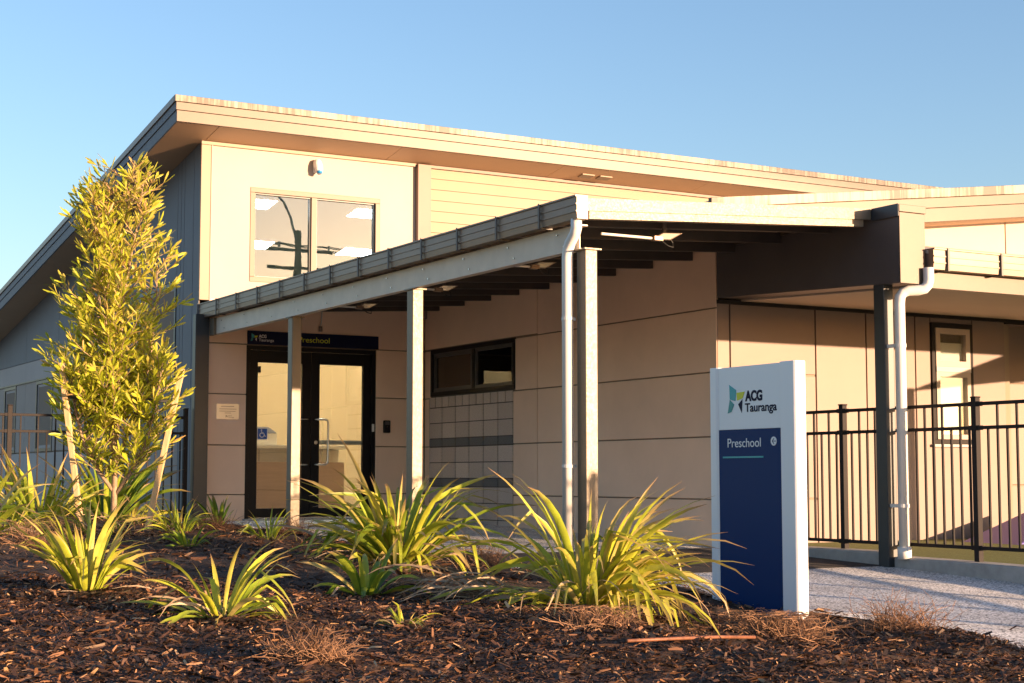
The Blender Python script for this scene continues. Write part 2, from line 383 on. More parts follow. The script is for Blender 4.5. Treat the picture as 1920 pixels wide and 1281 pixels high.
# upper window
uw = ob('window', ring(MB(), FY, -2.452, -.662, 2.955, 4.152, .065, -.03, .10), 'frame_tan', mainb, .004)
mbx = MB().box(-1.625, -1.555, -.024, .08, 3.02, 4.087); ob('mullion', mbx, 'frame_tan', uw, .003)
fr = ring(MB(), FY, -2.387, -1.626, 3.021, 4.086, .014, .0, .06); ring(fr, FY, -1.554, -.728, 3.021, 4.086, .014, .0, .06)
ob('gasket', fr, 'chrome_dark', uw)
ob('pane', MB().box(-2.375, -1.638, .03, .036, 3.033, 4.074), 'glass_sky', uw)
ob('pane', MB().box(-1.542, -.74, .03, .036, 3.033, 4.074), 'glass_sky', uw)
# left wall
lw = ob('left_wall', MB().slab(-3.075, -2.9, .02, 14, lambda x, y: -.4, lambda x, y: 4.66 - SL * y - .02), 'groove', mainb)
def panelS(y0, y1, z0, z1, parent, m, x=-3.09, g=.006, t=.02):
    zt = z1 if callable(z1) else (lambda yy: z1)
    c = [(x, y0 + g, z0 + g), (x + t, y0 + g, z0 + g), (x + t, y1 - g, z0 + g), (x, y1 - g, z0 + g),
         (x, y0 + g, zt(y0) - g), (x + t, y0 + g, zt(y0) - g), (x + t, y1 - g, zt(y1) - g), (x, y1 - g, zt(y1) - g)]
    return ob('wall_panel', MB().hexa(c), m, parent, .003)
top = lambda yy: 4.67 - SL * yy
LY = [.02, .266, .628, .759, 2.6, 4.7, 7.0, 9.27, 11.5, 14]
for a, b in zip(LY[:-1], LY[1:]):
    if a == .759:
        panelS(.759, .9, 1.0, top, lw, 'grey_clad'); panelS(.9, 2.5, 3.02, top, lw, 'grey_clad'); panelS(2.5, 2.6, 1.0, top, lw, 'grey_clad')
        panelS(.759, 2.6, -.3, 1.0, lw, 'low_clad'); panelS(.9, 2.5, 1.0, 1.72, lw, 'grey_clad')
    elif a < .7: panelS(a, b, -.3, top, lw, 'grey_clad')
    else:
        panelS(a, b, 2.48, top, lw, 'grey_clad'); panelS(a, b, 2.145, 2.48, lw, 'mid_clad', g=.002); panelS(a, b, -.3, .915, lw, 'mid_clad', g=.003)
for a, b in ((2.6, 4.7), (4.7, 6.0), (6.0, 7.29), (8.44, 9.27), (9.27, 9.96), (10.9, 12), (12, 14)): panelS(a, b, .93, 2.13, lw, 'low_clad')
ob('window_head', MB().box(-3.11, -3.07, 2.61, 14, 2.125, 2.148), 'dark_steel', lw)
FX = lambda u, v, d: (d, u, v)
def side_window(y0, y1, z0, z1, split=None):
    f = ob('window', ring(MB(), FX, y0, y1, z0, z1, .06, -3.10, -3.0), 'dark_steel', mainb, .003)
    ob('sash', ring(MB(), FX, y0 + .062, y1 - .062, z0 + .062, z1 - .062, .045, -3.08, -3.03), 'mid_clad', f)
    ob('pane', MB().box(-3.05, -3.044, y0 + .10, y1 - .10, z0 + .10, z1 - .10), 'glass_sky', f)
side_window(7.29, 8.44, .93, 2.12); side_window(9.96, 10.9, .93, 2.12); side_window(.905, 2.495, 1.725, 3.015)
# roof, soffits and fascias
zr = lambda x, y: 5.05 - SL * (y + .6)
zs = lambda x, y: 4.757 - SL * (y + .6)
ob('roof', MB().slab(-3.58, 14, -.57, 14, lambda x, y: zs(x, y) + .05, zr), 'roof_sheet', mainb)
xs = [-3.06, -.6, 1.85, 4.3, 6.75, 9.2, 14]
for a, b in zip(xs[:-1], xs[1:]):
    ob('soffit_panel', MB().slab(a + .003, b - .003, -.575, .0, lambda x, y: zs(x, y) - .004, lambda x, y: zs(x, y) + .012), 'soffit', mainb)
for a, b in ((-.575, 2.4), (2.4, 4.8), (4.8, 7.2), (7.2, 9.6), (9.6, 14)):
    x1 = -3.066
    ob('soffit_panel', MB().slab(-3.585, x1 if a < 0 else -3.05, a + .003, b - .003, lambda x, y: zs(x, y) - .004, lambda x, y: zs(x, y) + .012), 'soffit', mainb)
for z0, z1, p, m in ((4.751, 4.886, .0, 'fascia'), (4.889, 4.985, .012, 'fascia'), (4.988, 5.067, .03, 'fascia_dirty')):
    ob('fascia_board', MB().box(-3.602 - p, 14, -.602 - p, -.576, z0, z1), m, mainb, .003)
    d0, d1 = z0 - 5.05, z1 - 5.05
    ob('fascia_board', MB().slab(-3.604 - p, -3.582, -.574, 14, lambda x, y: zr(x, y) + d0, lambda x, y: zr(x, y) + d1), 'grey_clad' if p < .02 else 'gutter', mainb, .003)
for vx in (2.372, 2.664):
    v_ = MB(); z = 4.715
    v_.slab(vx - .10, vx + .10, -.36, -.22, lambda x, y: zs(x, y) - .022, lambda x, y: zs(x, y) - .005)
    ob('soffit_vent', v_, 'beige_trim', mainb, .003)
ob('corner_column', MB().box(-3.175, -3.0, -.15, -.037, -.3, 2.50), 'dark_steel', mainb, .005)
# interior behind the doors and the upper window
iw = MB(); iw.box(-2.89, 3.2, 5.5, 5.6, 0, 3.8).slab(3.2, 3.3, .2, 5.6, lambda x, y: 0, lambda x, y: 4.60 - SL * y); ob('interior_wall', iw, 'interior', mainb)
ob('interior_wall', MB().slab(-2.899, -2.85, .21, 5.5, lambda x, y: 0, lambda x, y: 4.56 - SL * y), 'interior', mainb)
ob('ceiling', MB().slab(-2.85, 3.2, .2, 5.5, lambda x, y: 4.52 - SL * y, lambda x, y: 4.58 - SL * y), 'ceiling_grey', mainb)
ob('interior_floor', MB().box(-2.85, 3.2, .12, 5.5, -.1, .0), 'carpet', mainb)
ob('interior_lining', MB().box(-2.85, -2.47, .2, .21, 0, 4.4).box(-.67, 3.2, .2, .21, 0, 4.4), 'interior', mainb)
for i, (lx, ly) in enumerate(((-1.9, 1.7), (.1, 1.7), (1.9, 1.7), (-1.2, 3.6), (.75, 3.6), (2.3, 3.6))):
    z = 4.52 - SL * ly - .01
    nm = ('left', 'middle', 'right')[i % 3] + (' of the near row' if i < 3 else ' of the far row')
    t = thing('ceiling_light', 'lit white ceiling panel inside the upper window, ' + nm, 'ceiling light', (lx, ly, z), 'lit ceiling panels')
    ob('diffuser', MB().slab(lx - .40, lx + .40, ly - .20, ly + .20, lambda x, y: 4.52 - SL * y - .018, lambda x, y: 4.52 - SL * y - .004), 'lamp_panel', t)
    ob('trim', ring(MB(), lambda u, v, d: (u, v, 4.52 - SL * v + d), lx - .425, lx + .425, ly - .225, ly + .225, .024, -.02, -.003), 'white_paint', t)

# ------------------------------------------------------------------ wing
wing = thing('wing_building', 'low beige wing with block panel, verandah and clerestory on the right', 'building', (4, -4, 0))
sw = MB()
sw.box(.02, .2, -6.38, -2.43, -.4, 2.9).box(.02, .2, -.211, -.0, -.4, 2.9).box(.02, .2, -2.43, -.211, -.4, 1.56).box(.02, .2, -2.43, -.211, 2.172, 2.9)
side = ob('side_wall', sw, 'groove', wing)
def panelX(y0, y1, z0, z1, m='precast', g=.007): return ob('wall_panel', MB().box(0, .025, y0 + g, y1 - g, z0 + g, z1 - g), m, side, .005)
for z0, z1 in zip(JZ[:-1], [.30, .908, 1.538, 2.165, 2.86]):
    panelX(-6.40, -2.955, z0, z1)
    if z0 < 2.1:
        panelX(-2.955, -2.436 if z1 > 1.6 else -2.385, z0, z1); panelX(-.205 if z1 > 1.6 else -.165, -.03, z0, z1)
panelX(-2.955, -.03, 2.18, 2.86)
# block panel
bw = ob('block_wall', MB().box(.012, .0195, -2.385, -.165, -.3, 1.56), 'mortar', wing)
bl = (2.385 - .165) / 6
def blockmesh(wd, h, m):
    me = MB().box(.001, .03, -wd / 2 + .011, wd / 2 - .011, .006, h - .006).mesh('block'); fixn(me); me.materials.append(M[m]); return me
bA, bB, bC = blockmesh(bl, .2, 'block_grey'), blockmesh(bl, .105, 'block_dark'), blockmesh(bl / 2, .14, 'block_grey')
def brow(me, z, n, wd):
    for i in range(n):
        o = inst('block', me, (random.uniform(-.0015, .0015), -.165 - wd * (i + .5), z), bw)
for z in (1.21, 1.01, .70, .50, .195, -.005, -.205): brow(bA, z, 6, bl)
brow(bB, .905, 6, bl); brow(bB, .395, 6, bl); brow(bC, 1.412, 12, bl / 2)
# dark window above the blocks
sw_ = ob('window', ring(MB(), FX, -2.432, -.209, 1.56, 2.172, .055, -.006, .10), 'frame_black', wing, .003)
ob('mullion', MB().box(0, .08, -1.40, -1.345, 1.617, 2.115), 'frame_black', sw_)
ob('sash', ring(ring(MB(), FX, -1.342, -.266, 1.617, 2.115, .05, .012, .06), FX, -2.375, -1.402, 1.617, 2.115, .04, .012, .06), 'chrome_dark', sw_)
ob('pane', MB().box(.035, .041, -1.295, -.313, 1.664, 2.068), 'glass_dark', sw_)
ob('pane', MB().box(.035, .041, -2.338, -1.44, 1.655, 2.078), 'glass_dark', sw_)
ob('interior_wall', MB().box(3.6, 3.7, -6.2, -.1, -.2, 2.9).box(.21, 3.6, -.1, -.02, -.2, 2.9).box(.21, 3.7, -6.2, -6.12, -.2, 2.9).box(.21, 3.6, -6.2, -.1, 2.82, 2.9), 'interior_dark', wing)
cu = MB()
for i in range(22):
    y = -.5 - i * .09; cu.box(1.6 + .03 * math.sin(i * 1.9), 1.63 + .03 * math.sin(i * 1.9), y - .088, y, .9, 2.05)
t = thing('curtain', 'pale gathered curtain behind the dark window over the blocks', 'curtain', (1.6, -1.5, .9)); ob('cloth', cu, 'blind', t)
# verandah back wall (facing -Y)
vw = ob('verandah_wall', MB().box(.03, 2.82, -6.38, -6.2, -.4, 2.5).box(3.42, 3.9, -6.38, -6.2, -.4, 2.5).box(2.82, 3.42, -6.38, -6.2, -.4, .86).box(2.82, 3.42, -6.38, -6.2, 2.16, 2.5).slab(.03, 13, -6.374, -6.2, lambda x, y: 2.5, lambda x, y: 3.288 + .12 * (x - 3.72) + .01), 'groove', wing)
def panelV(x0, x1, z0, z1, y=-6.40, m='cream', zt=None, g=.008): return ob('wall_panel', MB().slab(x0 + g, x1 - g, y, y + .024, lambda x, yy: z0 + g, (zt or (lambda x, yy: z1 - g))), m, vw, .004)
for a, b in ((.0, .16), (.16, 1.24), (1.24, 1.915), (1.915, 2.596), (2.596, 2.815), (3.425, 3.92)):
    if a == .16:
        for z0, z1 in ((-.25, .30), (.30, 1.538), (1.538, 2.24)): panelV(a, b, z0, z1, m='board')
    else: panelV(a, b, -.25, 2.24, m='board')
panelV(2.815, 3.425, -.25, .86, m='board', g=.004); panelV(2.815, 3.425, 2.155, 2.24, m='board', g=.004)
wz = lambda x: 3.288 + .12 * (x - 3.72)
for a, b in ((.2, 1.4), (1.4, 2.62), (2.62, 3.97), (3.97, 5.4), (5.4, 8), (8, 13)): panelV(a, b, 2.5, 0, m='cream', zt=lambda x, yy: wz(x) + .03)
ob('wall_head', MB().box(.0, 3.93, -6.45, -6.402, 2.205, 2.24), 'charcoal', vw)
# recess to the right of the corner
ob('recess_wall', MB().box(3.9, 4.0, -6.38, -5.3, -.3, 2.9).box(3.9, 13, -5.4, -5.2, -.3, 2.9), 'groove', wing)
for a, b in ((4.0, 4.12), (4.12, 5.3), (5.3, 6.8), (6.8, 9), (9, 13)):
    for z0, z1 in ((-.25, .42), (.42, 1.62), (1.62, 2.5)): ob('wall_panel', MB().box(a + .008, b - .008, -5.43, -5.405, z0 + .008, z1 - .008), 'board', wing, .004)
ob('recess_head', MB().box(3.93, 13, -6.41, -6.2, 2.19, 2.9), 'charcoal', wing)
vwin = ob('window', ring(MB(), FY, 2.82, 3.42, .865, 2.155, .05, -6.415, -6.33), 'charcoal', wing, .003)
ob('sash', ring(ring(MB(), FY, 2.872, 3.368, .917, 1.63, .05, -6.425, -6.35), FY, 2.872, 3.368, 1.69, 2.10, .06, -6.425, -6.35), 'cream', vwin)
ob('transom', MB().box(2.87, 3.37, -6.43, -6.34, 1.632, 1.688), 'mid_clad', vwin)
ob('pane', MB().box(2.925, 3.315, -6.39, -6.384, .97, 1.578), 'glass', vwin); ob('pane', MB().box(2.935, 3.305, -6.39, -6.384, 1.752, 2.038), 'glass', vwin)
ob('window_blind', MB().box(2.90, 3.34, -6.36, -6.34, .92, 1.95), 'white_paint', vwin)
ob('window_sill', MB().box(2.80, 3.44, -6.45, -6.40, .835, .862), 'mid_clad', vwin)
# wing roof and fascia
ob('wing_roof', MB().slab(-.40, 13, -6.88, -.12, lambda x, y: wz(x) + .02, lambda x, y: wz(x) + .325), 'roof_sheet', wing)
ob('wing_soffit', MB().slab(-.40, 13, -6.875, -6.405, lambda x, y: wz(x) + .002, lambda x, y: wz(x) + .018), 'soffit', wing)
for z0, z1, p, m in ((0, .143, 0, 'fascia'), (.146, .248, .012, 'fascia'), (.251, .344, .03, 'fascia_dirty')):
    ob('fascia_board', MB().slab(-.415 - p, 13, -6.902 - p, -6.882, lambda x, y: wz(x) + z0, lambda x, y: wz(x) + z1), m, wing, .003)
ob('eave_gutter', MB().box(-.53, -.405, -6.86, -.15, 2.95, 3.09), 'gutter', wing, .006)
# verandah roof
zso = lambda x, y: 2.122 + (y + 8.9) * .047
ob('verandah_roof', MB().slab(.275, 13, -8.98, -6.41, lambda x, y: 2.40 + (y + 8.98) * .21, lambda x, y: 2.43 + (y + 8.98) * .21), 'roof_sheet', wing)
ob('verandah_soffit', MB().slab(.262, 13, -8.885, -6.452, zso, lambda x, y: zso(x, y) + .015), 'cream', wing)
ob('verandah_fascia', MB().box(.278, 13, -8.93, -8.89, 2.115, 2.395), 'fascia', wing, .003)
def gutter_profile(mbx, P):
    """P(o, z): o outward, z up -> list of section points"""
    sec = [(0, 0), (.10, 0), (.105, .05), (.112, .052), (.112, .062), (.105, .064), (.105, .105), (.112, .107), (.112, .118), (.105, .12), (.105, .165), (.118, .168), (.118, .18), (.0, .18)]
    return [P(o, z) for o, z in sec]
sec = gutter_profile(None, lambda o, z: (.285, -8.935 - o, 2.262 + z))
vg = ob('verandah_gutter', MB().prism(sec, (12.6, 0, 0)), 'gutter', wing)
for gx in [.31 + .63 * k for k in range(8)] :
    ob('gutter_bracket', MB().box(gx + .12, gx + .142, -9.062, -8.93, 2.252, 2.445), 'bracket', vg)
# big dark box beam, column, downpipe
bb = MB().slab(-.015, .262, -8.945, -6.43, lambda x, y: 2.137 + (y + 8.945) * .0465, lambda x, y: 2.735)
ob('box_beam', bb, 'beam_dark', wing, .004)
ob('beam_end', MB().box(-.018, .268, -8.962, -8.947, 2.135, 2.735), 'fascia', wing, .003)
ob('beam_cap', MB().box(-.026, .276, -8.972, -6.45, 2.737, 2.80), 'fascia', wing, .003)
ob('beam_flashing', MB().box(-.032, -.0265, -8.965, -8.64, 2.70, 2.805), 'dark_steel', wing)
ob('verandah_column', MB().box(.0, .108, -8.735, -8.61, -.30, 2.16), 'dark_steel', wing, .006)
PX, PY = .060, -8.86
dp = [(.262, -9.0, 2.275), (.262, -9.0, 2.17), (.255, -8.995, 2.13), (.232, -8.98, 2.098), (.19, -8.95, 2.085), (.125, -8.905, 2.083), (.085, -8.88, 2.068), (.064, -8.865, 2.03), (PX, PY, 1.97), (PX, PY, -.14)]
pipe = ob('downpipe', MB().tube(dp, .045, 16), 'pvc', wing, smooth=True)
ob('pipe_socket', MB().tube([(PX, PY, -.16), (PX, PY, -.06)], .058, 16), 'pvc', pipe, smooth=True)
for z in (.28, 1.62):
    ob('pipe_clip', MB().tube([(PX, PY, z - .015), (PX, PY, z + .015)], .05, 16).box(PX - .035, PX - .015, -8.84, -8.735, z - .015, z + .015), 'pvc', pipe)

# ------------------------------------------------------------------ entrance canopy
can = thing('entrance_canopy', 'lean-to entrance canopy on galvanised posts with long grey gutter', 'canopy', (-1.5, -4.5, 0))
CS = .056
zc = lambda x, y: 2.785 + CS * x
sheetm = MB(); n = 90
prof = []
for i in range(n + 1):
    y = -.03 - 8.58 * i / n; prof.append((y, .012 * math.cos(i * math.pi)))
for (ya, da), (yb, db) in zip(prof[:-1], prof[1:]):
    sheetm.poly([(-2.99, ya, zc(-2.99, 0) + da), (-2.99, yb, zc(-2.99, 0) + db), (-.005, yb, zc(0, 0) + db), (-.005, ya, zc(0, 0) + da)])
ob('roof_sheet', sheetm, 'roof_sheet', can)
for k in range(12):
    y = -.468 - .695 * k
    p_ = MB(); zb = lambda x, yy: 2.672 + CS * x; zt = lambda x, yy: 2.766 + CS * x
    p_.slab(-2.9, -.006, y, y + .004, zb, zt)
    p_.slab(-2.9, -.006, y + .004, y + .05, zb, lambda x, yy: zb(x, yy) + .004).slab(-2.9, -.006, y + .004, y + .05, lambda x, yy: zt(x, yy) - .004, zt)
    ob('purlin', p_, 'purlin', can)
ob('front_beam', MB().slab(-2.87, -.10, -8.615, -8.60, lambda x, y: 2.655 + CS * x, lambda x, y: 2.768 + CS * x).slab(-2.87, -.10, -8.60, -8.54, lambda x, y: 2.655 + CS * x, lambda x, y: 2.66 + CS * x), 'galv', can)
ob('roof_flashing', MB().slab(-2.94, -.03, -8.632, -8.618, lambda x, y: 2.715 + CS * x, lambda x, y: 2.812 + CS * x).slab(-2.94, -.03, -8.618, -8.45, lambda x, y: 2.806 + CS * x, lambda x, y: 2.812 + CS * x), 'galv', can)
ob('side_beam', MB().box(-2.965, -2.957, -8.62, -.15, 2.252, 2.445).box(-2.957, -2.89, -8.62, -.15, 2.252, 2.262).box(-2.957, -2.89, -8.62, -.15, 2.435, 2.445), 'galv_light', can)
for k in range(11):
    y = -.6 - .78 * k
    for z in (2.30, 2.40): ob('bolt', MB().tube([(-2.968, y + (z - 2.3), z), (-2.976, y + (z - 2.3), z)], .007, 6), 'steel', can)
ob('beam_bracket', MB().box(-3.0, -2.96, -.30, -.153, 2.24, 2.45), 'galv', can)
sec = gutter_profile(None, lambda o, z: (-2.975 - o * .95, .10, 2.462 + z))
gut = ob('gutter', MB().prism(sec, (0, -8.86, 0)), 'gutter', can)
for k in range(13):
    y = .05 - .69 * k
    ob('gutter_bracket', MB().box(-3.098, -3.086, y - .012, y + .012, 2.452, 2.648).box(-3.086, -2.975, y - .012, y + .012, 2.450, 2.460), 'bracket', gut)
pm = MB().box(-.055, .055, -.07, .07, 0, 1).mesh('post'); fixn(pm)
for y0 in (-2.70, -5.66, -8.66 + .03):
    ob('post', MB().box(-2.965, -2.855, y0 - .125 / 2 - .01, y0 + .125 / 2 - .01, gz(y0) - .1, 2.251), 'galv', can, .008)
    ob('post_cap', MB().box(-2.985, -2.835, y0 - .10, y0 + .08, 2.2395, 2.2505), 'galv', can)
px, py = -3.03, -8.56
dp = [(px, py - .12, 2.47), (px, py - .12, 2.40), (px - .0, py - .10, 2.36), (px - .0, py - .03, 2.30), (px, py, 2.25), (px, py + .01, 2.19), (px, py + .01, gz(py) - .1)]
dpo = ob('downpipe', MB().tube(dp, .043, 16), 'pvc', can, smooth=True)
for z in (1.72, .6): ob('pipe_clip', MB().tube([(px, py + .01, z - .012), (px, py + .01, z + .012)], .048, 16).box(px, -2.96, py + .0, py + .02, z - .012, z + .012), 'pvc', dpo)
# floodlights on conduits below the canopy
for i, (fx, fy) in enumerate(((-1.85, -8.19), (-1.83, -6.16), (-1.78, -4.09), (-1.78, -2.09))):
    nm = ('nearest the canopy front edge', 'second from the canopy front edge', 'third from the canopy front edge', 'nearest the entrance doors')[i]
    t = thing('floodlight', 'small grey tilted floodlight under the canopy, ' + nm, 'floodlight', (fx, fy, 2.5), 'floodlights under the canopy')
    c = Vector((fx, fy, 2.49)); u = Vector((.82, -.3, .0)).normalized() * .085; v = Vector((.10, -.04, .06)).normalized() * .06; nrm = u.cross(v).normalized()
    if nrm.z > 0: nrm = -nrm
    P = [c - u - v, c + u - v, c + u + v, c - u + v]
    hb = MB().prism([p - nrm * .035 for p in P], nrm * .04); ob('housing', hb, 'gutter', t, .005)
    ob('lens', MB().prism([c + (p - c) * .82 + nrm * .0055 for p in P], nrm * .003), 'lamp_glass', t)
    ob('conduit', MB().tube([(fx - .62, fy + .03, 2.47), (fx - .1, fy + .03, 2.47)], .011, 8), 'pvc', t)
    ob('junction_box', MB().box(fx - .12, fx - .03, fy, fy + .06, 2.45, 2.49), 'gutter', t, .004)
    ob('cable', MB().tube([(fx - .05, fy, 2.45), (fx, fy - .02, 2.41), (fx + .05, fy - .02, 2.40), (fx + .06, fy, 2.44), (fx + .03, fy, 2.48)], .005, 6), 'black_rubber', t)
    ob('arm', MB().box(fx - .015, fx + .015, fy + .02, fy + .04, 2.5, 2.64), 'bracket', t)

# ------------------------------------------------------------------ signs and wall fittings
def text(s, size, Mx, m, name='lettering', parent=None, width=None, bold=0, ext=.0012):
    c = bpy.data.curves.new(name, 'FONT'); c.body = s; c.size = size; c.extrude = ext; c.offset = bold; c.resolution_u = 6
    o = bpy.data.objects.new(name, c); col.objects.link(o); bpy.context.view_layer.update()
    me = bpy.data.meshes.new_from_object(o.evaluated_get(bpy.context.evaluated_depsgraph_get())); me.name = name
    bpy.data.objects.remove(o)
    if width:
        xsv = [v.co.x for v in me.vertices]; k = width / (max(xsv) - min(xsv)); x0 = min(xsv)
        for v in me.vertices: v.co.x = (v.co.x - x0) * k
    me.transform(Mx); me.materials.clear(); return ob(name, me, m, parent)
# totem: plane facing -X; u runs to -Y
SX = -2.90
tot = thing('totem_sign', 'white and navy totem sign with logo and arrow beside the path', 'sign', (SX + .03, -10.65, -.4))
def postx(y0, y1):
    return MB().prism([(SX - .012, y0 + .015, -.55), (SX, y0, -.55), (SX + .075, y0, -.55), (SX + .087, y0 + .015, -.55), (SX + .087, y1 - .015, -.55), (SX + .075, y1, -.55), (SX, y1, -.55), (SX - .012, y1 - .015, -.55)], (0, 0, 1.80))
ob('post', postx(-11.06, -10.905), 'sign_white', tot, .004); ob('post', postx(-10.262, -10.17), 'sign_white', tot, .004)
ob('upper_panel', MB().box(SX + .002, SX + .07, -10.906, -10.261, .832, 1.245), 'sign_white', tot)
ob('lower_panel', MB().box(SX + .0, SX + .072, -10.906, -10.261, -.345, .830), 'sign_blue', tot)
ob('base_strip', MB().box(SX - .004, SX + .076, -10.906, -10.261, -.36, -.347), 'white_paint', tot)
XF = SX + .0
def signM(y, z, x=XF): return Matrix(((0, 0, -1, x), (-1, 0, 0, y), (0, 1, 0, z), (0, 0, 0, 1)))
def logoX(pts, m, name): return ob(name, MB().prism([(XF + .0015, y, z) for y, z in pts], (-.0025, 0, 0)), m, tot)
logoX([(-10.379, 1.128), (-10.452, 1.090), (-10.442, 1.019), (-10.384, 1.031)], 'teal', 'logo')
logoX([(-10.384, 1.029), (-10.428, .997), (-10.400, .949), (-10.360, .940)], 'teal_dark', 'logo')
logoX([(-10.456, 1.072), (-10.542, 1.077), (-10.519, 1.035), (-10.462, 1.021)], 'lime', 'logo')
logoX([(-10.517, 1.027), (-10.473, .996), (-10.509, .940)], 'navy', 'logo')
text('ACG', .090, signM(-10.545, 1.016, XF + .001), 'navy', parent=tot, width=.178, bold=.0042)
text('Tauranga', .080, signM(-10.543, .944, XF + .001), 'navy', parent=tot, width=.324, bold=.0014)
text('Preschool', .084, signM(-10.357, .715, XF - .001), 'print_white', parent=tot, width=.347)
ob('underline', MB().box(XF - .003, XF - .0005, -10.73, -10.305, .644, .655), 'teal', tot)
cir = [(XF - .0005, -10.836 - .029 * math.cos(a), .748 + .029 * math.sin(a)) for a in [2 * math.pi * k / 28 for k in range(28)]]
ob('arrow_disc', MB().prism(cir, (-.0025, 0, 0)), 'print_white', tot)
ar = MB(); xa = XF - .0045
ar.box(xa, xa + .001, -10.862, -10.822, .746, .750)
ar.prism([(xa, -10.820, .748), (xa, -10.839, .767), (xa, -10.843, .764), (xa, -10.8265, .748)], (.001, 0, 0)); ar.prism([(xa, -10.820, .748), (xa, -10.8265, .748), (xa, -10.843, .732), (xa, -10.839, .729)], (.001, 0, 0))
ob('arrow', ar, 'sign_blue', tot)
# door header sign
hd = thing('header_sign', 'dark navy header sign with logo above the entrance doors', 'sign', (-1.58, -.04, 2.16))
ob('board', MB().box(-2.47, -.68, -.05, -.033, 2.168, 2.336), 'navy', hd, .002)
def headM(x, z): return Matrix(((1, 0, 0, x), (0, 0, -1, -.051), (0, 1, 0, z), (0, 0, 0, 1)))
def logoY(pts, m): return ob('logo', MB().prism([(x, -.0505, z) for x, z in pts], (0, -.002, 0)), m, hd)
lx, lz, k = -2.432, 2.205, .52
def lc(P): return [(lx + (-10.36 - y) * k, lz + (z - .94) * k) for y, z in P]
logoY(lc([(-10.379, 1.128), (-10.452, 1.090), (-10.442, 1.019), (-10.384, 1.031)]), 'teal'); logoY(lc([(-10.384, 1.029), (-10.428, .997), (-10.400, .949), (-10.360, .940)]), 'teal_dark')
logoY(lc([(-10.456, 1.072), (-10.542, 1.077), (-10.519, 1.035), (-10.462, 1.021)]), 'lime'); logoY(lc([(-10.517, 1.027), (-10.473, .996), (-10.509, .940)]), 'print_white')
text('ACG', .055, headM(-2.325, 2.252), 'print_white', parent=hd, width=.10, bold=.001); text('Tauranga', .05, headM(-2.325, 2.207), 'print_white', parent=hd, width=.20)
text('Preschool', .10, headM(-1.79, 2.218), 'lime', parent=hd, width=.42)
# plaque
pl = thing('wall_plaque', 'brushed metal plaque on the wall left of the doors', 'plaque', (-2.71, -.04, 1.22))
ob('plate', MB().box(-2.858, -2.566, -.038, -.031, 1.225, 1.417), 'plaque', pl, .002)
for z, a, b in ((1.385, -2.80, -2.63), (1.352, -2.82, -2.60), (1.325, -2.82, -2.61), (1.303, -2.75, -2.67)): ob('text_line', MB().box(a, b, -.0395, -.0382, z - .003, z + .003), 'chrome_dark', pl)
pk = .16; q = lambda P: [(-2.74 + (-10.36 - y) * pk, -.0382, 1.247 + (z - .94) * pk) for y, z in P]
for P in ([(-10.379, 1.128), (-10.452, 1.090), (-10.442, 1.019), (-10.384, 1.031)], [(-10.384, 1.029), (-10.428, .997), (-10.400, .949), (-10.360, .940)], [(-10.456, 1.072), (-10.542, 1.077), (-10.519, 1.035), (-10.462, 1.021)], [(-10.517, 1.027), (-10.473, .996), (-10.509, .940)]):
    ob('logo', MB().prism(q(P), (0, -.0013, 0)), 'frame_black', pl)
def plM(x, z): return Matrix(((1, 0, 0, x), (0, 0, -1, -.0385), (0, 1, 0, z), (0, 0, 0, 1)))
text('ACG', .022, plM(-2.705, 1.262), 'frame_black', parent=pl, ext=.0004); text('Tauranga', .02, plM(-2.705, 1.244), 'frame_black', parent=pl, ext=.0004)
# intercom
ic = thing('intercom', 'black rounded intercom on the wall right of the doors', 'intercom', (-.557, -.04, 1.08))
ob('body', MB().box(-.605, -.505, -.065, -.031, 1.085, 1.25), 'frame_black', ic, .014); ob('screen', MB().box(-.585, -.525, -.068, -.0655, 1.19, 1.235), 'chrome_dark', ic); ob('light', MB().tube([(-.555, -.066, 1.165), (-.555, -.068, 1.165)], .006, 8), 'rust', ic)
# accessibility sticker on the left door glass
st = thing('access_sticker', 'blue square wheelchair sticker on the left door glass', 'sticker', (-2.22, .05, .98))
ob('square', MB().box(-2.292, -2.155, .051, .0535, .982, 1.125), 'print_white', st); ob('field', MB().box(-2.285, -2.162, .0495, .051, .989, 1.118), 'sticker_blue', st)
def wl(pts): return [(-2.285 + a * .123, .0485, .989 + b * .129) for a, b in pts]
wc = MB(); wc.tube(wl([(.40, .78), (.42, .55), (.66, .52), (.78, .26), (.86, .29)]), .0055, 6); wc.tube(wl([(.42, .65), (.62, .64)]), .004, 6)
wc.tube(wl([(.36, .60), (.24, .48), (.22, .34), (.30, .22), (.44, .17), (.58, .22), (.66, .34)]), .0055, 6); wc.tube([(wl([(.40, .87)])[0][0], .0495, wl([(.40, .87)])[0][2]), (wl([(.40, .87)])[0][0], .0475, wl([(.40, .87)])[0][2])], .009, 10)
ob('wheelchair_symbol', wc, 'print_white', st)
# security camera on the upper wall
ca = thing('security_camera', 'white wall camera with blue lens above the upper window', 'camera', (-1.572, -.03, 4.48))
ob('back_plate', MB().box(-1.615, -1.535, -.045, -.0235, 4.41, 4.56), 'white_paint', ca, .012)
ob('shell', MB().tube([(-1.575, -.05, 4.56), (-1.575, -.075, 4.545), (-1.573, -.10, 4.50), (-1.57, -.125, 4.44), (-1.57, -.135, 4.415)], [.03, .052, .058, .052, .046], 14), 'white_paint', ca, smooth=True)
ob('lens', MB().tube([(-1.57, -.136, 4.413), (-1.57, -.150, 4.39)], .036, 14), 'lens_blue', ca, smooth=True)
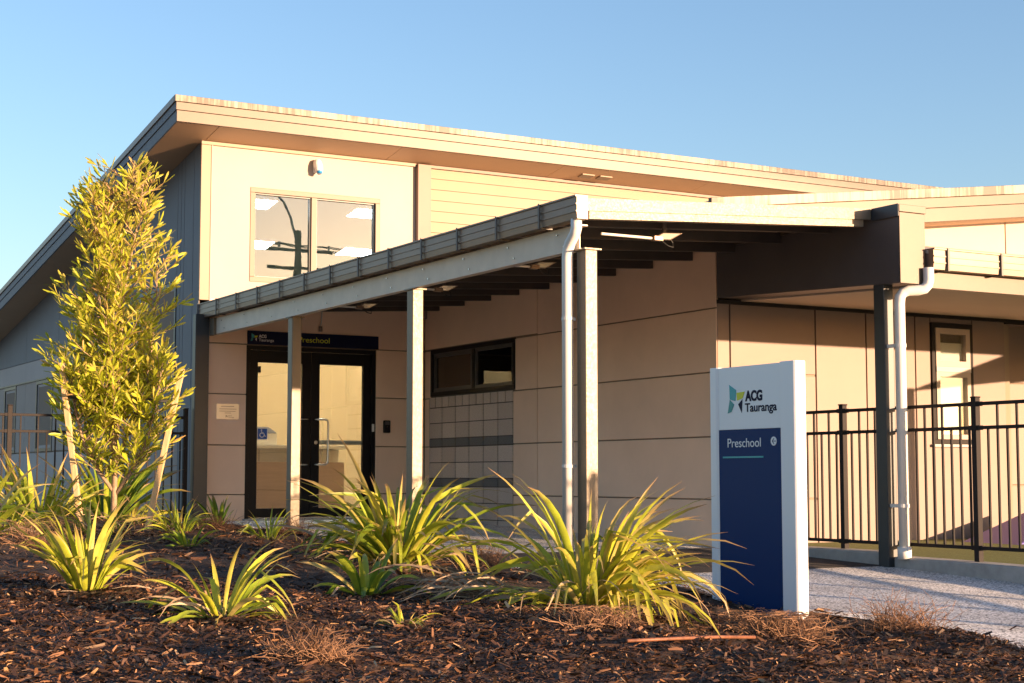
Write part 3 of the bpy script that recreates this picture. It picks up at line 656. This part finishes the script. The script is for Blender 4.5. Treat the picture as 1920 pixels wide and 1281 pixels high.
# hanging sensor
t = thing('cable_sensor', 'small grey sensor hanging on a cable above the header sign', 'sensor', (-1.49, -.06, 2.40))
ob('cable', MB().tube([(-1.48, -.055, 2.62), (-1.485, -.055, 2.5), (-1.50, -.055, 2.42)], .008, 6), 'pvc', t); ob('body', MB().tube([(-1.50, -.06, 2.43), (-1.50, -.06, 2.365)], .024, 10), 'gutter', t, smooth=True)
# reception desk inside
rd = thing('reception_counter', 'timber and white reception counter seen through the left door', 'counter', (-1.2, 2.2, 0))
ob('front', MB().box(-2.6, -.3, 1.9, 1.94, .02, .72), 'counter_wood', rd); ob('drawers', MB().box(-2.6, -.3, 2.1, 2.4, .72, .90), 'laminate', rd)
ob('top', MB().box(-2.65, -.25, 1.88, 2.45, .905, .955), 'laminate', rd, .004)
for x in (-2.05, -1.5, -.95): ob('drawer_gap', MB().box(x, x + .008, 2.094, 2.099, .73, .895), 'chrome_dark', rd)
mo = thing('printer', 'grey printer standing on the reception counter', 'printer', (-1.6, 2.2, .96))
ob('body', MB().box(-1.75, -1.25, 2.05, 2.4, .957, 1.12), 'laminate', mo, .01); ob('lid', MB().prism([(-1.75, 2.05, 1.122), (-1.75, 2.4, 1.122), (-1.75, 2.4, 1.22)], (.5, 0, 0)), 'chrome_dark', mo)

# ------------------------------------------------------------------ fences
def fence(name, label, loc, along, posts, fixed, ztop, zmid, zbot, bars, post_top, skip=()):
    t = thing(name, label, 'fence', loc)
    P = (lambda a, o, z: (fixed + o, a, z)) if along == 'y' else (lambda a, o, z: (a, fixed + o, z))
    def bar(nm, a0, a1, o0, o1, z0, z1, bev=.002):
        c = [P(a, o, z) for z in (z0, z1) for a, o in ((a0, o0), (a1, o0), (a1, o1), (a0, o1))]
        return ob(nm, MB().hexa(c), 'charcoal', t, bev)
    ps = sorted(posts)
    for p in ps:
        o = bar('post', p - .026, p + .026, -.026, .026, gz(p if along == 'y' else fixed) - .05, post_top - .012, .003)
        c = [P(a, q, z) for z in (post_top - .012, post_top) for a, q in ((p - .031, -.031), (p + .031, -.031), (p + .031, .031), (p - .031, .031))]
        ob('post_cap', MB().hexa(c), 'charcoal', o, .004)
    for a, b in zip(ps[:-1], ps[1:]):
        for z in (ztop, zmid, zbot): bar('rail', a + .03, b - .03, -.017, .017, z - .014, z + .014)
        for p, s_ in ((a, 1), (b, -1)):
            for z in (ztop, zmid, zbot): bar('rail_bracket', p + s_ * .027, p + s_ * .06, -.021, .021, z - .019, z + .019)
    lo, hi = ps[0], ps[-1]
    k = 0; a = bars
    while a > lo: a -= .1; k += 1
    i = k
    while a < hi:
        if all(abs(a - p) > .045 for p in ps) and lo < a < hi:
            bar('baluster', a - .008, a + .008, -.008, .008, zbot + .0145, (ztop if i % 2 == 0 else zmid) - .0145, 0)
        a += .1; i -= 1
fence('yard_fence', 'black metal bar fence on the kerb at the right', (.2, -8, -.1), 'y', [-6.47, -7.97, -9.55, -11.13, -12.71, -14.29, -15.87], .2, 1.105, .913, -.045, -8.781, 1.165)
fence('left_fence', 'black metal bar fence by the grey left wall behind the tree', (-4.5, 0, 0), 'x', [-6.83, -5.33, -3.84, -3.24], -.02, 1.235, 1.045, .10, -5.204, 1.35)

# ------------------------------------------------------------------ yard things
wd = thing('play_wedge', 'purple soft play wedge on the turf behind the fence', 'play wedge', (1.9, -8.0, -.11))
ob('wedge', MB().prism([(2.75, -7.6, -.15), (3.9, -7.4, -.15), (3.9, -7.4, .14)], (-.1, .7, 0)), 'purple', wd, .02)
sp = Vector((2.63 + .454 * 3, -6.4 - .891 * 3, 1.73))
ss = thing('shade_sail', 'shade sail on posts in the yard, only its shadow seen on the verandah wall', 'shade sail', (sp.x, sp.y, -.12))
P1 = sp + Vector((3.2, .9, .25)); P2 = sp + Vector((3.0, -.6, .85))
ob('cloth', MB().prism([sp - Vector((0, 0, .03)), P1, P2], (0, 0, .01)), 'sail', ss)
for p in (sp, P1, P2): ob('post', MB().tube([(p.x, p.y, -.2), (p.x, p.y, p.z)], .055, 12), 'charcoal', ss)

# utility pole across the street, mirrored in the upper window
PU = Vector((20.3, -55, 0)); k_ = 1.5
up = thing('utility_pole', 'timber utility pole with crossarms, mirrored in the upper window', 'utility pole', (PU.x, PU.y, -.9))
def upt(x, y, z): return (PU.x + x * k_, PU.y + y * k_, 11.9 + (z - 8) * k_)
ob('pole', MB().tube([(PU.x, PU.y, -1.5), upt(0, 0, 8.6)], [.24, .17], 12), 'pole_wood', up)
for x0, x1, z in ((-1.3, 1.3, 7.9), (-1.0, 1.0, 7.3)):
    p0 = upt(x0, -.18, z); p1 = upt(x1, -.1, z + .1); ob('crossarm', MB().box(p0[0], p1[0], p0[1], p1[1], p0[2], p1[2]), 'pole_wood', up)
ob('transformer', MB().tube([upt(.35, -.3, 6.2), upt(.35, -.3, 7.1)], .36, 14), 'gutter', up)
ob('lamp_arm', MB().tube([upt(-.05, 0, 8.2), upt(-.25, 0, 9.0), upt(-.5, 0, 9.5), upt(-.8, 0, 9.8), upt(-1.1, 0, 9.95)], .07, 8), 'steel', up)
for x in (-1.2, -.6, .6, 1.2):
    ob('insulator', MB().tube([upt(x, -.14, 8.02), upt(x, -.14, 8.18)], .06, 8), 'pvc', up)
    ob('wire', MB().tube([upt(x - 30, 4, 7.6), upt(x - 15, 2, 7.4), upt(x, -.14, 8.15), upt(x + 15, -2, 7.4)], .025, 5), 'black_rubber', up)

# ------------------------------------------------------------------ mulch bed
rng = np.random.default_rng(5); random.seed(5)
def vnoise(x, y, s, seed):
    r = np.random.default_rng(seed); T = r.random((64, 64)); X = x / s; Y = y / s
    xi = np.floor(X).astype(int); yi = np.floor(Y).astype(int); fx = X - xi; fy = Y - yi
    fx = fx * fx * (3 - 2 * fx); fy = fy * fy * (3 - 2 * fy); g = lambda a, b: T[a % 64, b % 64]
    return (g(xi, yi) * (1 - fx) + g(xi + 1, yi) * fx) * (1 - fy) + (g(xi, yi + 1) * (1 - fx) + g(xi + 1, yi + 1) * fx) * fy - .5
def mz(x, y):
    x = np.asarray(x, float); y = np.asarray(y, float)
    base = np.interp(y, [-400, -20, -16, -12, -10, -8.5, -6.2, 0, 400], [-1.2, -.65, -.52, -.37, -.285, -.225, -.155, -.02, 0])
    e = np.clip((edge_x(y) + .06 * vnoise(x, y, .25, 9) - x) / .35, -1, 1)
    rim = np.where(e > 0, .055 * np.sqrt(np.clip(e, 0, 1)), e * .12)
    mound = .13 * np.clip((-3.6 - x) / 1.4, 0, 1) ** 2
    dip = .065 * np.exp(-((x + 3.0) ** 2 / .35 + (y + 10.8) ** 2 / .8))
    return base + rim + mound - dip + np.where(e > 0, 1, 0) * (.05 * vnoise(x, y, .9, 1) + .03 * vnoise(x, y, .3, 2) + .015 * vnoise(x, y, .1, 3))
def grid_mesh(name, xs, ys):
    Xg, Yg = np.meshgrid(xs, ys); Zg = mz(Xg, Yg); nx, ny = len(xs), len(ys)
    v = np.stack([Xg, Yg, Zg], -1).reshape(-1, 3)
    i = np.arange(ny - 1)[:, None] * nx + np.arange(nx - 1)[None]; f = np.stack([i, i + 1, i + nx + 1, i + nx], -1).reshape(-1, 4)
    return npmesh(name, v, f)
def npmesh(name, v, f, attrs=None, smooth=False):
    me = bpy.data.meshes.new(name); n, k = f.shape
    me.vertices.add(len(v)); me.vertices.foreach_set('co', np.ascontiguousarray(v, dtype=np.float32).ravel())
    me.loops.add(n * k); me.loops.foreach_set('vertex_index', np.ascontiguousarray(f, dtype=np.int32).ravel())
    me.polygons.add(n); me.polygons.foreach_set('loop_start', np.arange(0, n * k, k, dtype=np.int32))
    if smooth: me.polygons.foreach_set('use_smooth', np.ones(n, dtype=bool))
    for nm, a in (attrs or {}).items():
        at = me.attributes.new(nm, 'FLOAT', 'POINT'); at.data.foreach_set('value', np.ascontiguousarray(a, dtype=np.float32))
    me.update(calc_edges=True); me.validate(); return me
bed = grid_mesh('planting_bed', np.concatenate([np.arange(-14, -9, .25), np.arange(-9, -2.3, .045)]), np.concatenate([np.arange(-24, -14.5, .3), np.arange(-14.5, .12, .045)]))
struct(ob('planting_bed', bed, 'mulch_base'))
ss_, cc_ = math.sin(HEAD), math.cos(HEAD)
def chips(n, z0, z1, l0, l1):
    out = []
    Zd = np.sqrt(rng.uniform(z0 ** 2, z1 ** 2, n)); Xd = rng.uniform(-.40, .40, n) * Zd
    x = CAM.x + Zd * ss_ + Xd * cc_; y = CAM.y + Zd * cc_ - Xd * ss_
    ok = (x < edge_x(y) + .05 * rng.normal(size=n) + np.where(rng.random(n) < .03, rng.exponential(.35, n), 0)) & (y < .0); x, y = x[ok], y[ok]; n = len(x)
    z = np.maximum(mz(x, y), np.interp(y, [-400, -20, -16, -12, -10, -8.5, -6.2, 0, 400], [-1.2, -.65, -.52, -.37, -.285, -.225, -.155, -.02, 0]) + .004) + rng.uniform(-.004, .016, n)
    Ln = rng.uniform(l0, l1, n) * rng.choice([.45, .7, 1, 1, 1.9], n); Wd = Ln * rng.uniform(.08, .24, n); az = rng.uniform(0, 2 * math.pi, n)
    el = rng.normal(0, .28, n); ro = rng.normal(0, .5, n)
    d = np.stack([np.cos(az) * np.cos(el), np.sin(az) * np.cos(el), np.sin(el)], -1)
    h = np.stack([-np.sin(az), np.cos(az), np.zeros(n)], -1); up_ = np.cross(d, h); s_ = h * np.cos(ro)[:, None] + up_ * np.sin(ro)[:, None]; nn = np.cross(d, s_)
    c = np.stack([x, y, z], -1); L2 = Ln[:, None] / 2; W2 = Wd[:, None] / 2; bend = (rng.normal(0, .08, n) * Ln)[:, None]; tw = rng.uniform(.35, 1, n)[:, None]
    V = np.stack([c - d * L2 - s_ * W2 * tw, c - d * L2 + s_ * W2 * tw, c + s_ * W2 + nn * bend, c - s_ * W2 + nn * bend, c + d * L2 + s_ * W2 * .5, c + d * L2 - s_ * W2 * tw], 1).reshape(-1, 3)
    b = np.arange(n)[:, None] * 6; f = np.concatenate([b + np.array([0, 1, 2, 3]), b + np.array([3, 2, 4, 5])]); r = np.repeat(rng.beta(1.2, 2.0, n), 6)
    return V, f, r
parts = [chips(110000, 5.0, 9.5, .019, .050), chips(60000, 9.5, 19, .03, .06)]
V = np.concatenate([p[0] for p in parts]); r_ = np.concatenate([p[2] for p in parts]); off = len(parts[0][0]); Fq = np.concatenate([parts[0][1], parts[1][1] + off])
o = ob('bark_mulch', npmesh('bark_mulch', V, Fq, {'rnd': r_}), 'chip'); o['kind'] = 'stuff'; o['label'] = 'brown bark mulch chips covering the planting bed'

# ------------------------------------------------------------------ flax clumps
def strap(L, wd, az, el, droop, base, kink=None, rnd=.5, fold=.25, twist=0., seg=8):
    p = np.array(base, float); e = el; pts = [p.copy()]; dirs = []
    for i in range(seg):
        t = (i + .5) / seg
        ee = e - droop * t ** 1.6
        if kink and t > kink[0]: ee -= kink[1]
        ee = max(ee, -1.35)
        d = np.array([math.cos(az) * math.cos(ee), math.sin(az) * math.cos(ee), math.sin(ee)]); dirs.append(d); p = p + d * L / seg; pts.append(p.copy())
    dirs.append(dirs[-1]); v = []; al = []
    h0 = np.array([-math.sin(az), math.cos(az), 0.])
    for i, (q, d) in enumerate(zip(pts, dirs)):
        t = i / seg; wv = wd * (.55 + .45 * min(1, t * 3)) * (1 - max(0, (t - .45) / .55) ** 1.7) + .0015
        n_ = np.cross(d, h0); a = twist * t; h = h0 * math.cos(a) + n_ * math.sin(a); n2 = np.cross(d, h)
        gz_ = 0
        v += [q - h * wv / 2 - n2 * 0, q + n2 * (-fold * wv) * (1 - .5 * t), q + h * wv / 2]; al += [t] * 3
    v = np.array(v); gl = mz(v[:, 0], v[:, 1]) + .008; v[:, 2] = np.maximum(v[:, 2], gl + .02 * np.array(al) * 0)
    f = []
    for i in range(seg):
        a = i * 3; f += [(a, a + 1, a + 4, a + 3), (a + 1, a + 2, a + 5, a + 4)]
    return npmesh('leaf', v, np.array(f), {'rnd': np.full(len(v), rnd), 'along': np.array(al)}, True)
def clump(x, y, label, n, L, wd, spread=1.0, dry=0, lean=None, green=(.25, .9), rad=.06, up=(.55, 1.4), group=None, dry_az=None, kinks=.25, dryL=1.0):
    z = float(mz(x, y)); t = thing('flax_plant', label, 'plant', (x, y, z), group)
    for i in range(n):
        az = random.uniform(0, 2 * math.pi); el = random.uniform(*up)
        if lean is not None and random.random() < .45: az = lean + random.gauss(0, .6)
        r = rad * math.sqrt(random.random()); b = (x + r * math.cos(az), y + r * math.sin(az), z - .02)
        l = random.uniform(*L); dr = spread * random.uniform(.5, 1.7) * (1.5 - el / 1.6)
        k = (random.uniform(.45, .75), random.uniform(.5, 1.3)) if random.random() < kinks else None
        me = strap(l, wd * random.uniform(.6, 1.15), az, el, dr, b, k, random.uniform(*green) if random.random() > .06 else 1., random.uniform(.12, .35), random.gauss(0, .95))
        ob('leaf', me, 'flax', t)
    for i in range(dry):
        az = random.uniform(0, 2 * math.pi) if dry_az is None else dry_az + random.gauss(0, .5); el = random.uniform(.1, .8)
        b = (x + random.gauss(0, rad), y + random.gauss(0, rad), z)
        me = strap(random.uniform(*L) * random.uniform(.6, 1) * dryL, wd * random.uniform(.15, .5), az, el, random.uniform(.8, 2), b, None, random.random(), .3, random.gauss(0, 1))
        ob('dry_leaf', me, 'flax_dry', t)
    return t
SCR = -HEAD   # azimuth of screen-right
clump(-4.55, -8.75, 'large arching flax clump before the middle canopy post', 150, (.5, 1.1), .045, 1.25, 50, green=(.3, .95), rad=.12, kinks=.35)
clump(-4.76, -11.55, 'large yellow-green flax clump left of the totem sign', 175, (.5, 1.0), .037, 1.35, 46, lean=SCR, green=(.55, 1.0), rad=.11, kinks=.35, dry_az=None, up=(.3, 1.45))
clump(-4.95, -11.0, 'heap of dry straw-coloured flax leaves at the foot of the yellow-green clump', 0, (.5, .8), .04, 1, 70, dry_az=math.pi + SCR, rad=.14)
clump(-7.05, -10.06, 'bright green upright flax in front of the staked tree', 60, (.36, .62), .034, .8, 14, green=(.5, .97), rad=.07, up=(.85, 1.48))
clump(-6.74, -11.38, 'low spreading flax nearest the front of the mulch, left', 44, (.32, .62), .03, 1.0, 10, green=(.4, .95), rad=.06, up=(.3, 1.4))
clump(-5.55, -10.45, 'small broad-leaved flax in front of the large arching clump', 24, (.26, .5), .045, 1.2, 6, green=(.1, .7), rad=.05)
clump(-6.04, -11.95, 'tiny flax seedling with one tall leaf on bare mulch', 14, (.08, .20), .014, .9, 6, green=(.4, .9), rad=.03)
clump(-6.12, -4.9, 'tall flax clump at the left beside the stake', 60, (.5, .85), .042, .7, 34, green=(.4, .95), rad=.14, up=(.7, 1.45))
clump(-6.9, -6.3, 'flax clump cut by the left picture edge', 40, (.4, .75), .04, 1.1, 30, green=(.3, .9), rad=.12)
clump(-3.46, -1.92, 'small dark green flax against the wall left of the doors', 16, (.25, .48), .04, .5, 0, green=(.0, .4), rad=.05, up=(.8, 1.45), kinks=0)
clump(-5.5, -7.1, 'little green flax on open mulch right of the tree stake', 22, (.15, .32), .02, .9, 4, green=(.15, .6), rad=.05)
clump(-4.06, -5.0, 'sparse flax at the foot of the first canopy post', 30, (.25, .48), .022, 1.1, 14, green=(.3, .8), rad=.09)
clump(-4.9, -2.6, 'broad-leaved dark flax behind the tree trunk', 48, (.6, 1.05), .06, .7, 10, green=(.05, .7), rad=.14, up=(.7, 1.45))
clump(-4.55, -2.2, 'fine yellow flax between the tree stakes', 46, (.35, .6), .022, .9, 14, green=(.5, .95), rad=.12)
clump(-4.35, -3.2, 'yellowish young flax right of the tree stake', 24, (.25, .5), .02, .9, 8, green=(.4, .95), rad=.08)
clump(-5.75, -3.6, 'grassy flax behind the tree stake on the left', 36, (.35, .7), .025, .8, 16, green=(.4, .95), rad=.12)

clump(-6.55, -5.6, 'straw-coloured grassy tuft at the foot of the left stake', 34, (.3, .6), .02, 1.0, 26, green=(.4, 1.0), rad=.12)
clump(-5.0, -5.3, 'fine green tuft right of the tree trunk', 34, (.22, .45), .018, .9, 8, green=(.2, .8), rad=.1)
clump(-5.75, -5.4, 'fine yellow tuft directly before the tree trunk', 34, (.25, .5), .02, .9, 10, green=(.4, .95), rad=.1)
# dry wiry shrubs
def wiry(x, y, label, n, rad, h, m='twig'):
    z = float(mz(x, y)); b = MB()
    for i in range(n):
        az = random.uniform(0, 2 * math.pi); q = Vector((x + random.gauss(0, rad * .35), y + random.gauss(0, rad * .35), z - .01)); d = Vector((math.cos(az), math.sin(az), random.uniform(.3, 1.6))).normalized()
        pts = [q]; st = rad * random.uniform(.25, .45)
        for k in range(4):
            d = (d + Vector((random.gauss(0, .45), random.gauss(0, .45), random.gauss(-.12, .35)))).normalized(); q = q + d * st * .7
            q.z = min(max(q.z, z), z + h); pts.append(q.copy())
        b.tube(pts, [.0022, .002, .0018, .0014, .001], 3, False)
    t = thing('wiry_shrub', label, 'shrub', (x, y, z)); me = b.mesh('twigs'); me.materials.append(M[m]); ob('twigs', me, m, t)
wiry(-6.86, -12.8, 'round dry orange-brown wiry shrub at the front of the mulch', 420, .16, .17)
wiry(-3.95, -12.15, 'sprawling dry brown wiry shrub in front of the totem sign', 420, .30, .12)
wiry(-2.95, -12.0, 'dry wiry shrub overhanging the path edge right of the sign', 380, .26, .26)
wiry(-5.2, -12.35, 'low dry wiry shrub under the yellow-green flax', 260, .2, .09)
wiry(-3.35, -7.75, 'wiry brown shrub between the two large flax clumps', 300, .25, .2)
wiry(-3.75, -2.7, 'dark wiry shrub near the corner column', 320, .22, .24, 'twig_dark')
wiry(-3.4, -3.9, 'dark wiry shrub beside the first canopy post', 300, .22, .18, 'twig_dark')
wiry(-6.6, -6.9, 'dry twiggy shrub under the left edge flax', 320, .3, .2)
# rod
ra, rb = Vector((-5.54, -13.1, float(mz(-5.54, -13.1)) + .06)), Vector((-4.62, -12.8, float(mz(-4.62, -12.8)) + .06))
tag(ob('rusty_rod', MB().tube([ra, ra.lerp(rb, .35) + Vector((0, 0, .004)), ra.lerp(rb, .7) + Vector((0, 0, .006)), rb], .008, 8), 'rust', smooth=True), 'thin rust-brown rod lying on the mulch in front of the sign', 'rod')

# ------------------------------------------------------------------ staked tree
TX, TY = -5.35, -4.5; TZ = float(mz(TX, TY))
tree = thing('young_tree', 'slender young tree with toothed yellow-green leaves tied between stakes', 'tree', (TX, TY, TZ))
rv = Vector((cc_, -ss_, 0)); fwv = Vector((ss_, cc_, 0))
TSC = .82
def at(px, h, dep=0.): return Vector((TX, TY, TZ)) + rv * px * TSC + fwv * dep + Vector((0, 0, h))
stems = []
tk = MB()
tk.tube([at(0, -.05), at(.0, .3), at(.005, .62)], [.034, .028, .026], 8)
for tips in ([(.005, .62), (-.06, .95), (-.10, 1.35), (-.12, 1.9), (-.18, 2.45), (-.26, 3.02)], [(.005, .62), (.02, 1.0), (.05, 1.5), (.08, 2.1), (.2, 2.65), (.29, 3.14)], [(.005, .55), (.12, .85), (.24, 1.15), (.34, 1.6), (.38, 2.1), (.36, 2.6)], [(.005, .62), (-.14, .95), (-.28, 1.25), (-.36, 1.7), (-.38, 2.2)], [(.005, .3), (.16, .48), (.33, .75), (.44, 1.1), (.5, 1.5)], [(.005, .32), (-.15, .5), (-.32, .75), (-.42, 1.1), (-.48, 1.45)], [(.0, .6), (-.02, 1.0), (-.06, 1.5), (-.2, 2.1), (-.26, 2.6), (-.22, 3.0)], [(.0, .6), (.03, 1.0), (.02, 1.6), (.0, 2.3), (.03, 2.8), (.05, 3.2)]):
    dp_ = random.uniform(-.18, .18); pts = [at(a, h, dp_ * i / 4) for i, (a, h) in enumerate(tips)]
    tk.tube(pts, [.020 - .0032 * i for i in range(len(pts))], 6); stems.append(pts)
ob('trunk', tk, 'bark', tree, smooth=True)
br = MB(); LV = []; LF = []; LR = []
def leaf(p, d, L, wd, rnd):
    d = d.normalized(); h = d.cross(Vector((random.gauss(0, 1), random.gauss(0, 1), random.gauss(0, 1)))); h = h.normalized() if h.length > 1e-4 else d.orthogonal(); n_ = d.cross(h)
    b = len(LV); bend = random.uniform(-.12, .2)
    for t, wv, in ((0, .15), (.3, .8), (.55, 1.), (.75, 1.05), (.93, .6), (1, .1)):
        c = p + d * (L * t) - n_ * (bend * L * t * t); wob = random.uniform(.75, 1.15)
        LV.extend([tuple(c - h * wd * wv * wob / 2), tuple(c + n_ * wd * .12), tuple(c + h * wd * wv * wob / 2)]); LR.extend([rnd] * 3)
    for i in range(5):
        a = b + i * 3; LF.extend([(a, a + 1, a + 4, a + 3), (a + 1, a + 2, a + 5, a + 4)])
def along(pts, t):
    t *= len(pts) - 1; i = min(int(t), len(pts) - 2); return pts[i].lerp(pts[i + 1], t - i), (pts[i + 1] - pts[i]).normalized()
def halfw(h): return float(np.interp(h, [.45, .8, 1.3, 1.8, 2.4, 2.9, 3.3, 3.45], [.36, .54, .57, .53, .47, .42, .38, .26]))
for pts in stems:
    for k in range(64):
        p, d = along(pts, .16 + .84 * k / 63); h = p.z - TZ
        if h < .44: continue
        az = random.uniform(0, 2 * math.pi); ctr = at(0, h); room = max(.12, halfw(h) - (p - ctr).length * .6)
        ln = room * random.uniform(.5, 1.05); bd = Vector((math.cos(az), math.sin(az), random.uniform(.25, .95))).normalized()
        q = [p]
        for s in range(3): q.append(q[-1] + (bd + Vector((random.gauss(0, .15), random.gauss(0, .15), .12 * s))).normalized() * ln / 3)
        br.tube(q, [.006, .005, .004, .0025], 4, False)
        nl = max(6, int(ln / .023))
        for j in range(nl):
            lp, ld = along(q, .12 + .88 * j / nl); a2 = random.uniform(0, 2 * math.pi)
            side_ = Vector((math.cos(a2), math.sin(a2), random.uniform(-.15, .7)))
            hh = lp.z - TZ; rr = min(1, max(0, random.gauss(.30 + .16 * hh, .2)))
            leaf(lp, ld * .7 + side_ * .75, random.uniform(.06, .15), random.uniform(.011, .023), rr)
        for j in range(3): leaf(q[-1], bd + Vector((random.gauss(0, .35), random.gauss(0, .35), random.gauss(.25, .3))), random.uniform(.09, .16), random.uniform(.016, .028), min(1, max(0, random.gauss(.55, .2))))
ob('branches', br, 'bark', tree)
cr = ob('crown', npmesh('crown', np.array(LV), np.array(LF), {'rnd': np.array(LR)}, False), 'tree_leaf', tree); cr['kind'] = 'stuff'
print('tree leaves', len(LV) // 18)
def stake(label, b0, t0, top):
    t = thing('tree_stake', label, 'stake', b0, 'timber tree stakes')
    d = (Vector(t0) - Vector(b0)); a = rv * .024; c = fwv * .024
    P = [Vector(b0) - Vector((0, 0, .1)) + s1 * a + s2 * c for s1, s2 in ((-1, -1), (1, -1), (1, 1), (-1, 1))]
    ob('post', MB().prism(P, d + Vector((0, 0, .1))), 'timber', t, .003)
zb = lambda x, y: float(mz(x, y))
b1 = at(-.32, 0, -.05); b1.z = zb(b1.x, b1.y); t1 = at(-.53, 1.48, -.25); stake('leaning timber stake left of the tree trunk', b1, t1, 0)
b2 = at(.36, 0, -.05); b2.z = zb(b2.x, b2.y); t2 = at(.70, 1.45, .1); stake('leaning timber stake right of the tree trunk', b2, t2, 0)
tie = tag(ob('tree_tie', MB().tube([b1.lerp(t1, .80), at(-.25, 1.16, -.2), at(0, 1.13, -.03), at(.25, 1.15, -.1), b2.lerp(t2, .80)], .016, 6), 'black_rubber'), 'black rubber tie strung between the two tree stakes', 'tree tie')
